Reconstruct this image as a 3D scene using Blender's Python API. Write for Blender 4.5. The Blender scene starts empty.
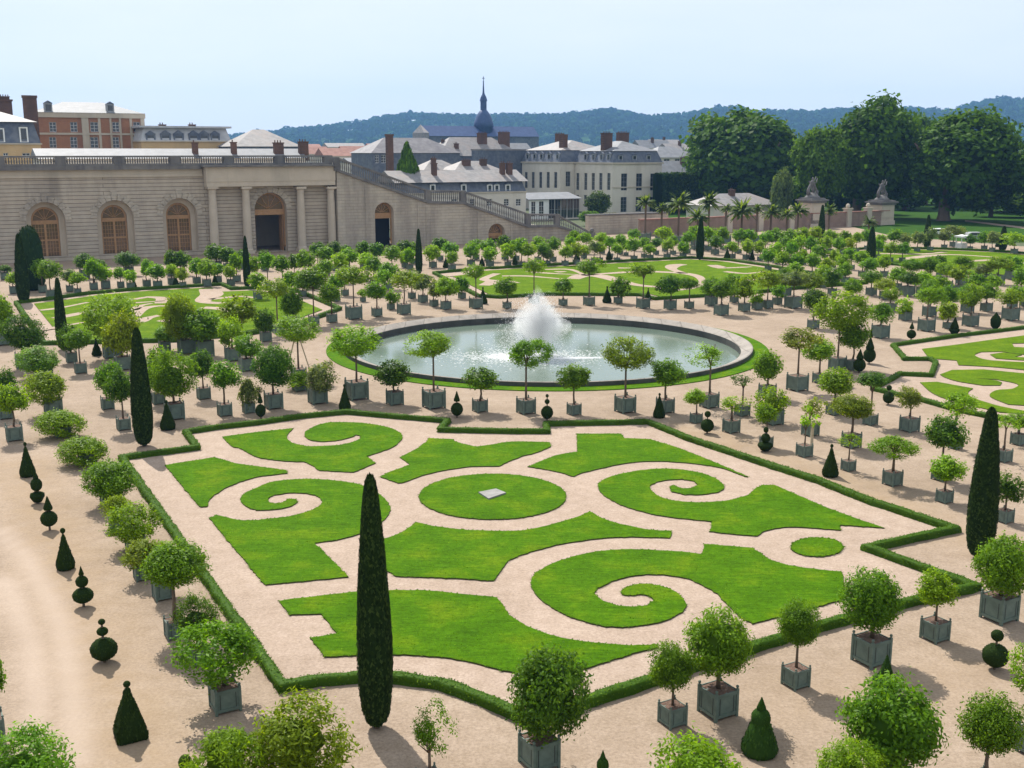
import bpy, bmesh, math, random
import numpy as np
from mathutils import Vector, geometry
rad = math.radians
SC = bpy.context.scene
COL = SC.collection
rng = np.random.default_rng(7)
random.seed(7)

# ------------------------------------------------------------------ camera
TH = rad(11.8); F = 1116.0; H = 16.0
cam = bpy.data.cameras.new("camera"); camo = bpy.data.objects.new("camera", cam); COL.objects.link(camo)
camo.location = (0, 0, H); camo.rotation_euler = (rad(90) - TH, 0, 0)
cam.sensor_width = 36; cam.lens = F * 36 / 1024; cam.clip_end = 20000; cam.clip_start = 0.5
SC.camera = camo
CT, ST = math.cos(TH), math.sin(TH)

def ray(px, py):
    u = (px - 512) / F; v = -(py - 384) / F
    return Vector((u, CT + v * ST, -ST + v * CT))
def G(px, py, h=0.0):
    d = ray(px, py); t = (h - H) / d.z
    return Vector((d.x * t, d.y * t, h))
def scale_at(p):                      # pixels per metre at a point
    return F / (p.y * CT - (p.z - H) * ST)
def height_at(p, py):                 # height of something standing at p whose top shows at row py
    v = -(py - 384) / F
    return H + p.y * (v * CT - ST) / (CT + v * ST) - p.z
AX = rad(60.5)                        # garden axis
E1 = Vector((math.sin(AX), math.cos(AX), 0))           # away to the right
E2 = Vector((-math.cos(AX), math.sin(AX), 0))          # away to the left
ROT = math.atan2(E1.y, E1.x)
def on_plane(px, py, o, n):           # ray against vertical plane
    d = ray(px, py); c = Vector((0, 0, H)); t = (o - c).dot(n) / d.dot(n)
    return c + d * t
def az_of(px, py=200):
    d = ray(px, py); return math.atan2(d.x, d.y)

# ------------------------------------------------------------------ tagging
def tag(o, label=None, cat=None, group=None, kind=None):
    if label: o["label"] = label
    if cat: o["category"] = cat
    if group: o["group"] = group
    if kind: o["kind"] = kind
    return o
def empty(name, loc=(0, 0, 0), rz=0.0, label=None, cat=None, group=None):
    o = bpy.data.objects.new(name, None); COL.objects.link(o)
    o.empty_display_size = 0.3
    o.location = loc; o.rotation_euler = (0, 0, rz); tag(o, label, cat, group); return o
def link(name, me, parent=None, loc=(0, 0, 0), rz=0.0, scale=None, color=None):
    o = bpy.data.objects.new(name, me); COL.objects.link(o)
    o.location = loc; o.rotation_euler = (0, 0, rz)
    if scale is not None: o.scale = scale
    if color is not None: o.color = color
    if parent: o.parent = parent
    return o

# ------------------------------------------------------------------ mesh builder
class MB:
    def __init__(s): s.v = []; s.f = []; s.m = []
    def add(s, vs, fs, mi=0):
        b = len(s.v); s.v.extend([tuple(x) for x in vs])
        for f in fs: s.f.append(tuple(i + b for i in f)); s.m.append(mi)
        return s
    def box(s, x0, x1, y0, y1, z0, z1, mi=0, bottom=True):
        v = [(x0,y0,z0),(x1,y0,z0),(x1,y1,z0),(x0,y1,z0),(x0,y0,z1),(x1,y0,z1),(x1,y1,z1),(x0,y1,z1)]
        f = [(4,5,6,7),(0,1,5,4),(1,2,6,5),(2,3,7,6),(3,0,4,7)]
        if bottom: f.append((3,2,1,0))
        return s.add(v, f, mi)
    def lathe(s, prof, seg=12, cx=0, cy=0, mi=0, sx=1, sy=1, rot=0):
        vs = []; fs = []
        for r, z in prof:
            for k in range(seg):
                a = 2 * math.pi * k / seg + rot
                vs.append((cx + r * sx * math.cos(a), cy + r * sy * math.sin(a), z))
        n = len(prof)
        for i in range(n - 1):
            for k in range(seg):
                k2 = (k + 1) % seg
                fs.append((i*seg+k, i*seg+k2, (i+1)*seg+k2, (i+1)*seg+k))
        fs.append(tuple(range((n-1)*seg, n*seg))); fs.append(tuple(reversed(range(seg))))
        return s.add(vs, fs, mi)
    def tube(s, pts, rads, seg=7, mi=0):
        vs = []; fs = []
        P = [Vector(p) for p in pts]
        for i, p in enumerate(P):
            d = (P[min(i+1, len(P)-1)] - P[max(i-1, 0)]).normalized()
            a = d.cross(Vector((0.13, 0.97, 0.21))).normalized(); b = d.cross(a)
            for k in range(seg):
                t = 2 * math.pi * k / seg
                vs.append(p + (a * math.cos(t) + b * math.sin(t)) * rads[i])
        for i in range(len(P) - 1):
            for k in range(seg):
                k2 = (k + 1) % seg
                fs.append((i*seg+k, i*seg+k2, (i+1)*seg+k2, (i+1)*seg+k))
        fs.append(tuple(range((len(P)-1)*seg, len(P)*seg))); fs.append(tuple(reversed(range(seg))))
        return s.add(vs, fs, mi)
    def poly(s, pts, z, mi=0):
        t = geometry.tessellate_polygon([[Vector((p[0], p[1], 0)) for p in pts]])
        vs = [(p[0], p[1], z) for p in pts]; fs = []
        for a, b, c in t:
            A, B, C = (Vector(vs[i]) for i in (a, b, c))
            n = (B - A).cross(C - A).z
            if abs(n) < 1e-9: continue
            fs.append((a, b, c) if n > 0 else (a, c, b))
        return s.add(vs, fs, mi)
    def slab(s, pts, z0, z1, mi=0, side=0):
        s.poly(pts, z1, mi)
        n = len(pts); ar = sum(pts[i][0]*pts[(i+1)%n][1]-pts[(i+1)%n][0]*pts[i][1] for i in range(n))
        P = pts if ar > 0 else list(reversed(pts))
        vs = [(p[0], p[1], z0) for p in P] + [(p[0], p[1], z1) for p in P]
        return s.add(vs, [(i, (i+1) % n, n + (i+1) % n, n + i) for i in range(n)], side)
    def mesh(s, name, mats, smooth=False):
        me = bpy.data.meshes.new(name); me.from_pydata(s.v, [], s.f)
        for m in (mats if isinstance(mats, (list, tuple)) else [mats]): me.materials.append(m)
        me.polygons.foreach_set("material_index", s.m)
        if smooth: me.polygons.foreach_set("use_smooth", [True] * len(s.f))
        me.update(); return me
    def build(s, name, mats, parent=None, smooth=False, **k):
        return link(name, s.mesh(name, mats, smooth), parent, **k)

def quad_mesh(name, V, Q, var, mat, matidx=None, smooth=None):
    me = bpy.data.meshes.new(name)
    V = np.asarray(V, np.float32); Q = np.asarray(Q, np.int32)
    me.vertices.add(len(V)); me.vertices.foreach_set("co", V.ravel())
    me.loops.add(Q.size); me.loops.foreach_set("vertex_index", Q.ravel())
    me.polygons.add(len(Q)); me.polygons.foreach_set("loop_start", np.arange(0, Q.size, 4, dtype=np.int32))
    a = me.attributes.new("var", 'FLOAT', 'FACE'); a.data.foreach_set("value", np.asarray(var, np.float32))
    for m in (mat if isinstance(mat, (list, tuple)) else [mat]): me.materials.append(m)
    if matidx is not None: me.polygons.foreach_set("material_index", np.asarray(matidx, np.int32))
    me.update(calc_edges=True); me.validate(); return me

def unit(a): return a / np.maximum(np.linalg.norm(a, axis=1, keepdims=True), 1e-9)
def leaves(C, N, L, W, r=rng, droop=0.0):
    """leaf quads (rhombi) centred on C facing about N; returns V, Q"""
    n = len(C)
    t = unit(np.cross(N, r.normal(size=(n, 3)))); b = np.cross(N, t)
    t = t + np.array([0, 0, -droop]); t = unit(t)
    L = np.broadcast_to(np.asarray(L, float), (n,))[:, None]; W = np.broadcast_to(np.asarray(W, float), (n,))[:, None]
    V = np.stack([C - t*L*.5, C + b*W*.5 + N*W*.12, C + t*L*.5, C - b*W*.5 + N*W*.12], 1).reshape(-1, 3)
    Q = np.arange(4*n).reshape(n, 4); return V, Q
def lathe_q(prof, seg, jit=0.0, cx=0, cy=0, square=0.0, r=rng):
    V = []; Q = []
    n = len(prof)
    for i, (rr, z) in enumerate(prof):
        for k in range(seg):
            a = 2*math.pi*k/seg
            q = rr*(1 + jit*r.normal()) 
            V.append((cx+q*math.cos(a), cy+q*math.sin(a), z))
    for i in range(n-1):
        for k in range(seg):
            k2 = (k+1) % seg
            Q.append((i*seg+k, i*seg+k2, (i+1)*seg+k2, (i+1)*seg+k))
    return np.array(V), np.array(Q)
def join_q(parts):
    Vs = []; Qs = []; va = []; b = 0
    for V, Q, v in parts:
        Vs.append(V); Qs.append(Q + b); va.append(np.broadcast_to(v, (len(Q),))); b += len(V)
    return np.concatenate(Vs), np.concatenate(Qs), np.concatenate(va)

# ------------------------------------------------------------------ materials
def new_mat(name):
    m = bpy.data.materials.new(name); m.use_nodes = True
    nt = m.node_tree; nt.nodes.clear()
    o = nt.nodes.new("ShaderNodeOutputMaterial"); return m, nt, o
def N(nt, t, **k):
    n = nt.nodes.new(t)
    for a, b in k.items():
        if a.startswith("i_"): n.inputs[a[2:].replace("_", " ")].default_value = b
        else: setattr(n, a, b)
    return n
def L(nt, a, b): nt.links.new(a, b)
def rgba(c): return (c[0], c[1], c[2], 1.0)
def ramp(nt, fac, stops):
    r = nt.nodes.new("ShaderNodeValToRGB"); e = r.color_ramp.elements
    e[0].position, e[0].color = stops[0][0], rgba(stops[0][1]); e[1].position, e[1].color = stops[-1][0], rgba(stops[-1][1])
    for p, c in stops[1:-1]:
        x = e.new(p); x.color = rgba(c)
    L(nt, fac, r.inputs[0]); return r.outputs[0]
def noise(nt, vec, scale, detail=4, rough=.55):
    n = N(nt, "ShaderNodeTexNoise"); n.inputs["Scale"].default_value = scale; n.inputs["Detail"].default_value = detail
    n.inputs["Roughness"].default_value = rough; L(nt, vec, n.inputs["Vector"]); return n.outputs["Fac"]
def mixc(nt, fac, a, b, mode='MIX'):
    n = N(nt, "ShaderNodeMix", data_type='RGBA', blend_type=mode)
    for s, v in ((n.inputs[0], fac), (n.inputs[6], a), (n.inputs[7], b)):
        if hasattr(v, "links") or hasattr(v, "is_linked"): L(nt, v, s)
        elif isinstance(v, (int, float)): s.default_value = v
        else: s.default_value = rgba(v)
    return n.outputs[2]
def simple(name, c1, c2=None, scale=2.0, rough=.8, bump=0.0, bscale=None, detail=5, spec=.3, coords="Object", dirt=None, dscale=.3, metal=0.0):
    m, nt, o = new_mat(name); b = N(nt, "ShaderNodeBsdfPrincipled"); L(nt, b.outputs[0], o.inputs[0])
    b.inputs["Roughness"].default_value = rough; b.inputs["Specular IOR Level"].default_value = spec; b.inputs["Metallic"].default_value = metal
    tc = N(nt, "ShaderNodeTexCoord").outputs[coords]
    if c2 is None: b.inputs["Base Color"].default_value = rgba(c1); col = None
    else:
        col = ramp(nt, noise(nt, tc, scale, detail), [(.32, c1), (.68, c2)])
        if dirt is not None:
            f = ramp(nt, noise(nt, tc, dscale, 6, .65), [(.45, (0,0,0)), (.7, (1,1,1))])
            col = mixc(nt, f, col, dirt)
        L(nt, col, b.inputs["Base Color"])
    if bump:
        bp = N(nt, "ShaderNodeBump"); bp.inputs["Strength"].default_value = bump; bp.inputs["Distance"].default_value = .05
        L(nt, noise(nt, tc, bscale or scale*4, 5), bp.inputs["Height"]); L(nt, bp.outputs[0], b.inputs["Normal"])
    return m
def leaf_mat(name, trans=.35, rough=.42, spread=.5, spec=.35, yellow=.35):
    m, nt, o = new_mat(name)
    oi = N(nt, "ShaderNodeObjectInfo"); at = N(nt, "ShaderNodeAttribute", attribute_name="var")
    v = N(nt, "ShaderNodeMapRange"); v.inputs[3].default_value = 1-spread; v.inputs[4].default_value = 1+spread; L(nt, at.outputs["Fac"], v.inputs[0])
    col = mixc(nt, 1.0, oi.outputs["Color"], v.outputs[0], 'MULTIPLY')
    pw = N(nt, "ShaderNodeMath", operation='POWER'); pw.inputs[1].default_value = 3.0; L(nt, at.outputs["Fac"], pw.inputs[0])
    mu = N(nt, "ShaderNodeMath", operation='MULTIPLY'); mu.inputs[1].default_value = yellow; L(nt, pw.outputs[0], mu.inputs[0])
    col = mixc(nt, mu.outputs[0], col, (.22, .24, .03))
    b = N(nt, "ShaderNodeBsdfPrincipled"); b.inputs["Roughness"].default_value = rough; b.inputs["Specular IOR Level"].default_value = spec
    L(nt, col, b.inputs["Base Color"])
    t = N(nt, "ShaderNodeBsdfTranslucent"); tcol = mixc(nt, 1.0, col, (1.9, 1.75, .55), 'MULTIPLY'); L(nt, tcol, t.inputs[0])
    mx = N(nt, "ShaderNodeMixShader"); mx.inputs[0].default_value = trans
    L(nt, b.outputs[0], mx.inputs[1]); L(nt, t.outputs[0], mx.inputs[2]); L(nt, mx.outputs[0], o.inputs[0]); return m
M = {}
M['leaf'] = leaf_mat("leaf", .45, .5, .5, .12)
M['yew'] = leaf_mat("clipped yew", .05, .8, .55, .04, .10)
M['box'] = leaf_mat("box hedge leaf", .30, .6, .5, .06, .30)
M['treeleaf'] = leaf_mat("park tree leaf", .34, .6, .5, .07, .15)
M['farleaf'] = leaf_mat("far wood leaf", .10, .9, .35, .0, .05)
M['bark'] = simple("bark", (.09, .065, .045), (.16, .12, .085), 12, .9, .5)
M['soil'] = simple("tub soil", (.10, .06, .04), (.19, .12, .09), 14, .95, .6)
M['tub'] = simple("grey green tub paint", (.10, .142, .115), (.135, .18, .15), 3, .65, .15, 30, dirt=(.08, .11, .09), dscale=2.0)
M['ironwork'] = simple("tub iron", (.03, .035, .035), None, rough=.6)
M['stake'] = simple("pale wood stake", (.40, .32, .22), (.5, .42, .3), 6, .8)

# gravel, with wear and ochre patches read from the sheet's own attributes
def gravel(name, a, b, attr=True, fine=9):
    m, nt, o = new_mat(name); bs = N(nt, "ShaderNodeBsdfPrincipled"); L(nt, bs.outputs[0], o.inputs[0])
    bs.inputs["Roughness"].default_value = .95; bs.inputs["Specular IOR Level"].default_value = .1
    tc = N(nt, "ShaderNodeTexCoord").outputs["Object"]
    base = ramp(nt, noise(nt, tc, .22, 6, .6), [(.3, a), (.7, b)])
    f1 = ramp(nt, noise(nt, tc, fine, 4, .8), [(.3, (.70, .68, .66)), (.7, (1.2, 1.2, 1.2))])
    base = mixc(nt, 1.0, base, f1, 'MULTIPLY')
    f3 = ramp(nt, noise(nt, tc, 1.7, 6, .65), [(.3, (.86, .84, .80)), (.7, (1.08, 1.08, 1.08))])
    base = mixc(nt, 1.0, base, f3, 'MULTIPLY')
    if attr:
        oc = N(nt, "ShaderNodeAttribute", attribute_name="ochre").outputs["Fac"]
        n2 = noise(nt, tc, .8, 6, .7)
        mm = N(nt, "ShaderNodeMath", operation='MULTIPLY', use_clamp=True); L(nt, oc, mm.inputs[0])
        rr = ramp(nt, n2, [(.3, (.25,)*3), (.62, (1,)*3)]); L(nt, rr, mm.inputs[1])
        base = mixc(nt, mm.outputs[0], base, (.29, .205, .12))
        we = N(nt, "ShaderNodeAttribute", attribute_name="wear").outputs["Fac"]
        base = mixc(nt, we, base, (.41, .325, .258))
    L(nt, base, bs.inputs["Base Color"])
    bp = N(nt, "ShaderNodeBump"); bp.inputs["Strength"].default_value = .35; bp.inputs["Distance"].default_value = .03
    L(nt, noise(nt, tc, 16, 5, .7), bp.inputs["Height"]); L(nt, bp.outputs[0], bs.inputs["Normal"]); return m
M['sand'] = gravel("gravel ground", (.275, .212, .158), (.352, .278, .215))
M['path'] = gravel("pink gravel path", (.338, .263, .208), (.392, .308, .247), False)

def grass(name, a, b, c):
    m, nt, o = new_mat(name); bs = N(nt, "ShaderNodeBsdfPrincipled"); L(nt, bs.outputs[0], o.inputs[0])
    bs.inputs["Roughness"].default_value = .85; bs.inputs["Specular IOR Level"].default_value = .03
    tc = N(nt, "ShaderNodeTexCoord").outputs["Object"]
    base = ramp(nt, noise(nt, tc, .5, 6, .62), [(.27, a), (.5, b), (.74, c)])
    mp = N(nt, "ShaderNodeMapping"); mp.inputs["Rotation"].default_value = (0, 0, rad(29)); mp.inputs["Scale"].default_value = (.9, 6, 1)
    L(nt, tc, mp.inputs[0])
    f = ramp(nt, noise(nt, mp.outputs[0], 1.0, 5, .7), [(.3, (.66, .70, .6)), (.7, (1.25, 1.2, 1.25))])
    base = mixc(nt, 1.0, base, f, 'MULTIPLY')
    f2 = ramp(nt, noise(nt, tc, 7.5, 4, .75), [(.3, (.60, .64, .6)), (.7, (1.32, 1.27, 1.3))])
    base = mixc(nt, 1.0, base, f2, 'MULTIPLY')
    L(nt, base, bs.inputs["Base Color"])
    bp = N(nt, "ShaderNodeBump"); bp.inputs["Strength"].default_value = .7; bp.inputs["Distance"].default_value = .06
    L(nt, noise(nt, tc, 18, 4, .7), bp.inputs["Height"]); L(nt, bp.outputs[0], bs.inputs["Normal"]); return m
M['blade'] = leaf_mat('grass blade', .35, .6, .45, .05, .35)
M['grass'] = grass("lawn grass", (.040, .110, .0015), (.060, .148, .002), (.120, .190, .004))
M['backlitgrass'] = grass("backlight-tinted lawn grass", (.066, .128, .002), (.088, .160, .003), (.135, .20, .006))  # yellower copy of the lawn, paints the glow of backlit blades
M['parkgrass'] = grass("park grass", (.022, .060, .008), (.032, .085, .010), (.05, .105, .014))  # darkened so the park's tree shade sits in the colour
M['turfedge'] = simple("turf edge", (.035, .045, .012), (.07, .075, .025), 9, .95, .5)
M['land'] = simple("far land", (.05, .075, .03), (.09, .10, .05), .01, .95)

# building stone
def stone(name, a, b, dirt, course=None, joint=.75, rough=.85, brick=None, dscale=.12, dlow=.5):
    m, nt, o = new_mat(name); bs = N(nt, "ShaderNodeBsdfPrincipled"); L(nt, bs.outputs[0], o.inputs[0])
    bs.inputs["Roughness"].default_value = rough; bs.inputs["Specular IOR Level"].default_value = .2
    tc = N(nt, "ShaderNodeTexCoord").outputs["Object"]
    base = ramp(nt, noise(nt, tc, .55, 6, .6), [(.3, a), (.7, b)])
    mp = N(nt, "ShaderNodeMapping"); mp.inputs["Scale"].default_value = (1.7, 1.7, .22); L(nt, tc, mp.inputs[0])
    f = ramp(nt, noise(nt, mp.outputs[0], dscale, 7, .68), [(dlow, (0,)*3), (dlow+.2, (.85,)*3)])
    base = mixc(nt, f, base, dirt)
    if course:
        mp2 = N(nt, "ShaderNodeMapping"); mp2.inputs["Rotation"].default_value = (rad(90), 0, 0); L(nt, tc, mp2.inputs[0])
        br = N(nt, "ShaderNodeTexBrick"); L(nt, mp2.outputs[0], br.inputs["Vector"])
        br.inputs["Scale"].default_value = 1.0; br.inputs["Brick Width"].default_value = brick or 1.4; br.inputs["Row Height"].default_value = course
        br.inputs["Mortar Size"].default_value = course*.075; br.inputs["Mortar Smooth"].default_value = .3
        br.inputs["Color1"].default_value = (1.04, 1.03, 1.02, 1); br.inputs["Color2"].default_value = (.94, .95, .96, 1); br.inputs["Mortar"].default_value = (joint,)*3 + (1,)
        base = mixc(nt, 1.0, base, br.outputs["Color"], 'MULTIPLY')
        bp = N(nt, "ShaderNodeBump"); bp.inputs["Strength"].default_value = .8; bp.inputs["Distance"].default_value = .06; bp.invert = True
        L(nt, br.outputs["Fac"], bp.inputs["Height"]); L(nt, bp.outputs[0], bs.inputs["Normal"])
    L(nt, base, bs.inputs["Base Color"]); return m
M['rust'] = stone("rusticated limestone", (.37, .315, .25), (.485, .42, .335), (.25, .215, .175), .56, .46, brick=30)
M['ashlar'] = stone("weathered ashlar", (.395, .345, .275), (.50, .44, .355), (.27, .235, .195), .5, .85, dscale=.14, dlow=.45)
M['smooth'] = stone("smooth limestone", (.45, .385, .30), (.53, .46, .365), (.36, .315, .25))
M['grimy'] = stone("grimy balustrade stone", (.12, .115, .115), (.21, .195, .175), (.075, .075, .08), dscale=.4)
M['rimslab'] = simple('slab stone', (.20, .195, .18), (.27, .26, .24), 3, .8, .2)
M['shadestone'] = stone("shade-painted rim stone", (.055, .055, .05), (.09, .09, .08), (.035, .04, .035), dscale=.6)  # shade on the rim's inner and outer walls, painted as darker stone
M['rim'] = stone("basin rim stone", (.25, .22, .19), (.33, .295, .255), (.15, .135, .115), .5, .75, brick=1.6, dscale=.5)
M['cream'] = stone("cream plaster", (.58, .525, .45), (.65, .595, .515), (.49, .44, .375))
M['ochreplaster'] = stone("ochre plaster", (.50, .34, .18), (.56, .40, .22), (.42, .30, .17))
M['brick'] = stone("orange brick", (.34, .16, .09), (.42, .21, .12), (.25, .13, .09), .25, .8, brick=.6)
M['redbrick'] = stone("red brick", (.115, .07, .053), (.165, .095, .07), (.08, .055, .045), .3, .8, brick=.6)
M['gardenwall'] = stone("garden wall brick", (.25, .17, .13), (.32, .23, .18), (.18, .13, .11), .3, .85, brick=.7)
M['slate'] = simple("slate", (.075, .09, .125), (.12, .14, .18), 1.2, .55, .3, 8, dirt=(.16, .17, .19))
M['blueslate'] = simple("blue slate", (.035, .062, .15), (.055, .09, .19), .6, .55, .2, 4)
M['midslate'] = simple("weathered slate roof", (.10, .095, .105), (.17, .16, .165), .9, .6, .3, 7, dirt=(.08, .075, .085))
M['paleslate'] = simple("pale slate", (.36, .365, .38), (.48, .48, .49), 1.0, .6, .2, 5)
M['roofgrey'] = simple("weathered tile roof", (.165, .157, .155), (.26, .245, .235), .9, .6, .3, 7, dirt=(.26, .22, .20))
M['zinc'] = simple("zinc roof", (.15, .155, .165), (.22, .225, .235), .8, .6, .3, 5, metal=0.0, spec=.2, dirt=(.20, .20, .21))
M['redroof'] = simple("red tile roof", (.24, .115, .085), (.33, .17, .13), .8, .8, .3, 6)
M['white'] = simple("white paint", (.72, .72, .70), (.80, .80, .78), 1, .5)
M['greywood'] = simple("grey paint", (.28, .29, .30), None, rough=.6)
M['oak'] = simple("ochre painted joinery", (.33, .185, .085), (.42, .245, .12), 3, .6)
def glass_mat(name, c=(.03, .035, .04)):
    m, nt, o = new_mat(name); b = N(nt, "ShaderNodeBsdfPrincipled"); L(nt, b.outputs[0], o.inputs[0])
    b.inputs["Base Color"].default_value = rgba(c); b.inputs["Roughness"].default_value = .08; b.inputs["Specular IOR Level"].default_value = .7; return m
M['glass'] = glass_mat("window glass"); M['amberglass'] = glass_mat("old window glass", (.14, .085, .045))
M['dark'] = simple("painted interior dark", (.01, .01, .012), None, rough=.9)
# water
m, nt, o = new_mat("pond water"); b = N(nt, "ShaderNodeBsdfPrincipled"); L(nt, b.outputs[0], o.inputs[0])
b.inputs["Roughness"].default_value = .09; b.inputs["IOR"].default_value = 1.33; b.inputs["Specular IOR Level"].default_value = .5
tc = N(nt, "ShaderNodeTexCoord").outputs["Object"]
L(nt, ramp(nt, noise(nt, tc, .12, 3), [(.3, (.105, .145, .112)), (.7, (.165, .205, .165))]), b.inputs["Base Color"])
bp = N(nt, "ShaderNodeBump"); bp.inputs["Strength"].default_value = .16; bp.inputs["Distance"].default_value = .05
L(nt, noise(nt, tc, 2.6, 4, .6), bp.inputs["Height"]); L(nt, bp.outputs[0], b.inputs["Normal"]); M['water'] = m
m, nt, o = new_mat("spray"); d = N(nt, "ShaderNodeBsdfDiffuse"); d.inputs[0].default_value = (.985, .985, .985, 1)
t = N(nt, "ShaderNodeBsdfTranslucent"); t.inputs[0].default_value = (.985, .985, .985, 1)
mx = N(nt, "ShaderNodeMixShader"); mx.inputs[0].default_value = .5; L(nt, d.outputs[0], mx.inputs[1]); L(nt, t.outputs[0], mx.inputs[2])
L(nt, mx.outputs[0], o.inputs[0]); M['spray'] = m
m, nt, o = new_mat("water mist"); pv = N(nt, "ShaderNodeVolumePrincipled"); pv.inputs["Color"].default_value = (1, 1, 1, 1); pv.inputs["Anisotropy"].default_value = .25
tc = N(nt, "ShaderNodeTexCoord").outputs["Object"]; mp = N(nt, "ShaderNodeMapping"); mp.inputs["Scale"].default_value = (1, 1, .45); L(nt, tc, mp.inputs[0])
mr = N(nt, "ShaderNodeMapRange"); mr.inputs[1].default_value = .36; mr.inputs[2].default_value = .68; mr.inputs[3].default_value = .12; mr.inputs[4].default_value = 1.0
L(nt, noise(nt, mp.outputs[0], 1.5, 5, .6), mr.inputs[0]); L(nt, mr.outputs[0], pv.inputs["Density"]); L(nt, pv.outputs[0], o.inputs["Volume"]); M['mist'] = m
SC.cycles.volume_bounces = 5
SC.cycles.max_bounces = 16; SC.cycles.diffuse_bounces = 10; SC.cycles.transmission_bounces = 12

# ------------------------------------------------------------------ light and sky
SUN_AZ, SUN_EL = rad(-27), rad(50)
w = bpy.data.worlds.new("World"); SC.world = w; w.use_nodes = True; nt = w.node_tree; nt.nodes.clear()
wo = nt.nodes.new("ShaderNodeOutputWorld"); bg = nt.nodes.new("ShaderNodeBackground"); sk = nt.nodes.new("ShaderNodeTexSky")
sk.sky_type = 'NISHITA'; sk.sun_disc = False; sk.sun_elevation = SUN_EL; sk.sun_rotation = SUN_AZ % (2*math.pi)
sk.air_density = 1.0; sk.dust_density = 1.2; sk.ozone_density = 1.5; sk.altitude = 100
bg.inputs[1].default_value = 0.11
wtc = N(nt, "ShaderNodeTexCoord").outputs["Generated"]; wmp = N(nt, "ShaderNodeMapping"); wmp.inputs["Scale"].default_value = (1.2, 1.2, 5); L(nt, wtc, wmp.inputs[0])
cl = ramp(nt, noise(nt, wmp.outputs[0], 2.2, 6, .6), [(.35, (5.75, 6.25, 6.95)), (.75, (6.5, 6.75, 7.1))])
veil = mixc(nt, .88, sk.outputs[0], cl); L(nt, veil, bg.inputs[0]); L(nt, bg.outputs[0], wo.inputs[0])
sun = bpy.data.lights.new("sun", 'SUN'); sun.energy = 5.0; sun.angle = rad(.5); sun.color = (1.0, .955, .88)
so = bpy.data.objects.new("sun", sun); COL.objects.link(so)
sv = Vector((math.cos(SUN_EL)*math.sin(SUN_AZ), math.cos(SUN_EL)*math.cos(SUN_AZ), math.sin(SUN_EL)))
so.rotation_euler = (-sv).to_track_quat('-Z', 'Y').to_euler(); so.location = sv * 200
SC.view_settings.view_transform = 'Standard'; SC.view_settings.look = 'None'; SC.view_settings.exposure = 0.46; SC.view_settings.gamma = 1
SC.view_settings.use_curve_mapping = False
SC.render.engine = 'CYCLES'
SC.render.resolution_x, SC.render.resolution_y = 1024, 768
# ================================================================== GROUND
def in_poly(P, poly):
    poly = np.asarray(poly); x, y = P[:, 0], P[:, 1]; ins = np.zeros(len(P), bool); n = len(poly); j = n-1
    for i in range(n):
        xi, yi = poly[i]; xj, yj = poly[j]
        c = ((yi > y) != (yj > y)); ins ^= c & (x < (xj-xi)*(y-yi)/((yj-yi) + 1e-12) + xi); j = i
    return ins
def smooth_poly(px, closed=True, corner=38, sub=5):
    P = [np.array(G(*p)[:2]) for p in px]; n = len(P); out = []
    def is_corner(i):
        if not closed and (i == 0 or i == n-1): return True
        a = P[i] - P[(i-1) % n]; b = P[(i+1) % n] - P[i]
        ia = np.array(px[i]) - np.array(px[(i-1) % n]); ib = np.array(px[(i+1) % n]) - np.array(px[i])
        c = np.dot(a, b) / (np.linalg.norm(a)*np.linalg.norm(b) + 1e-9)
        return math.degrees(math.acos(max(-1, min(1, c)))) > corner
    cs = [is_corner(i) for i in range(n)]
    for i in range(n if closed else n-1):
        p1, p2 = P[i], P[(i+1) % n]
        p0 = P[(i-1) % n] if not cs[i] else p1 - (p2 - p1)*.5
        p3 = P[(i+2) % n] if not cs[(i+1) % n] else p2 + (p2 - p1)*.5
        for k in range(sub):
            t = k / sub
            q = .5*((2*p1) + (-p0+p2)*t + (2*p0-5*p1+4*p2-p3)*t*t + (-p0+3*p1-3*p2+p3)*t**3)
            out.append(tuple(q))
    if not closed: out.append(tuple(P[-1]))
    return out

# far land, one sheet to the horizon
mb = MB(); big = [Vector((-9000, -300, 0)), Vector((9000, -300, 0)), Vector((9000, 12000, 0)), Vector((-9000, 12000, 0))]
hole = [Vector((2.9+17*math.cos(t), 92.35+17*math.sin(t), 0)) for t in np.linspace(0, 2*math.pi, 61)[:-1]]
flat = big + hole; fs = []
for a_, b_, c_ in geometry.tessellate_polygon([big, hole]):
    nz = (flat[b_]-flat[a_]).cross(flat[c_]-flat[a_]).z
    if abs(nz) > 1e-6: fs.append((a_, b_, c_) if nz > 0 else (a_, c_, b_))
mb.add([(p.x, p.y, -.03) for p in flat], fs)
tag(mb.build("ground", M['land']), "wide flat land stretching to the hills", "ground", kind="structure")
# park lawns beyond the garden, right
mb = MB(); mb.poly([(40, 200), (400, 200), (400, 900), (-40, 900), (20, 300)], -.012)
tag(mb.build("park_lawn", M['parkgrass']), "shaded green park lawn under the big trees", "lawn", kind="structure")

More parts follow.
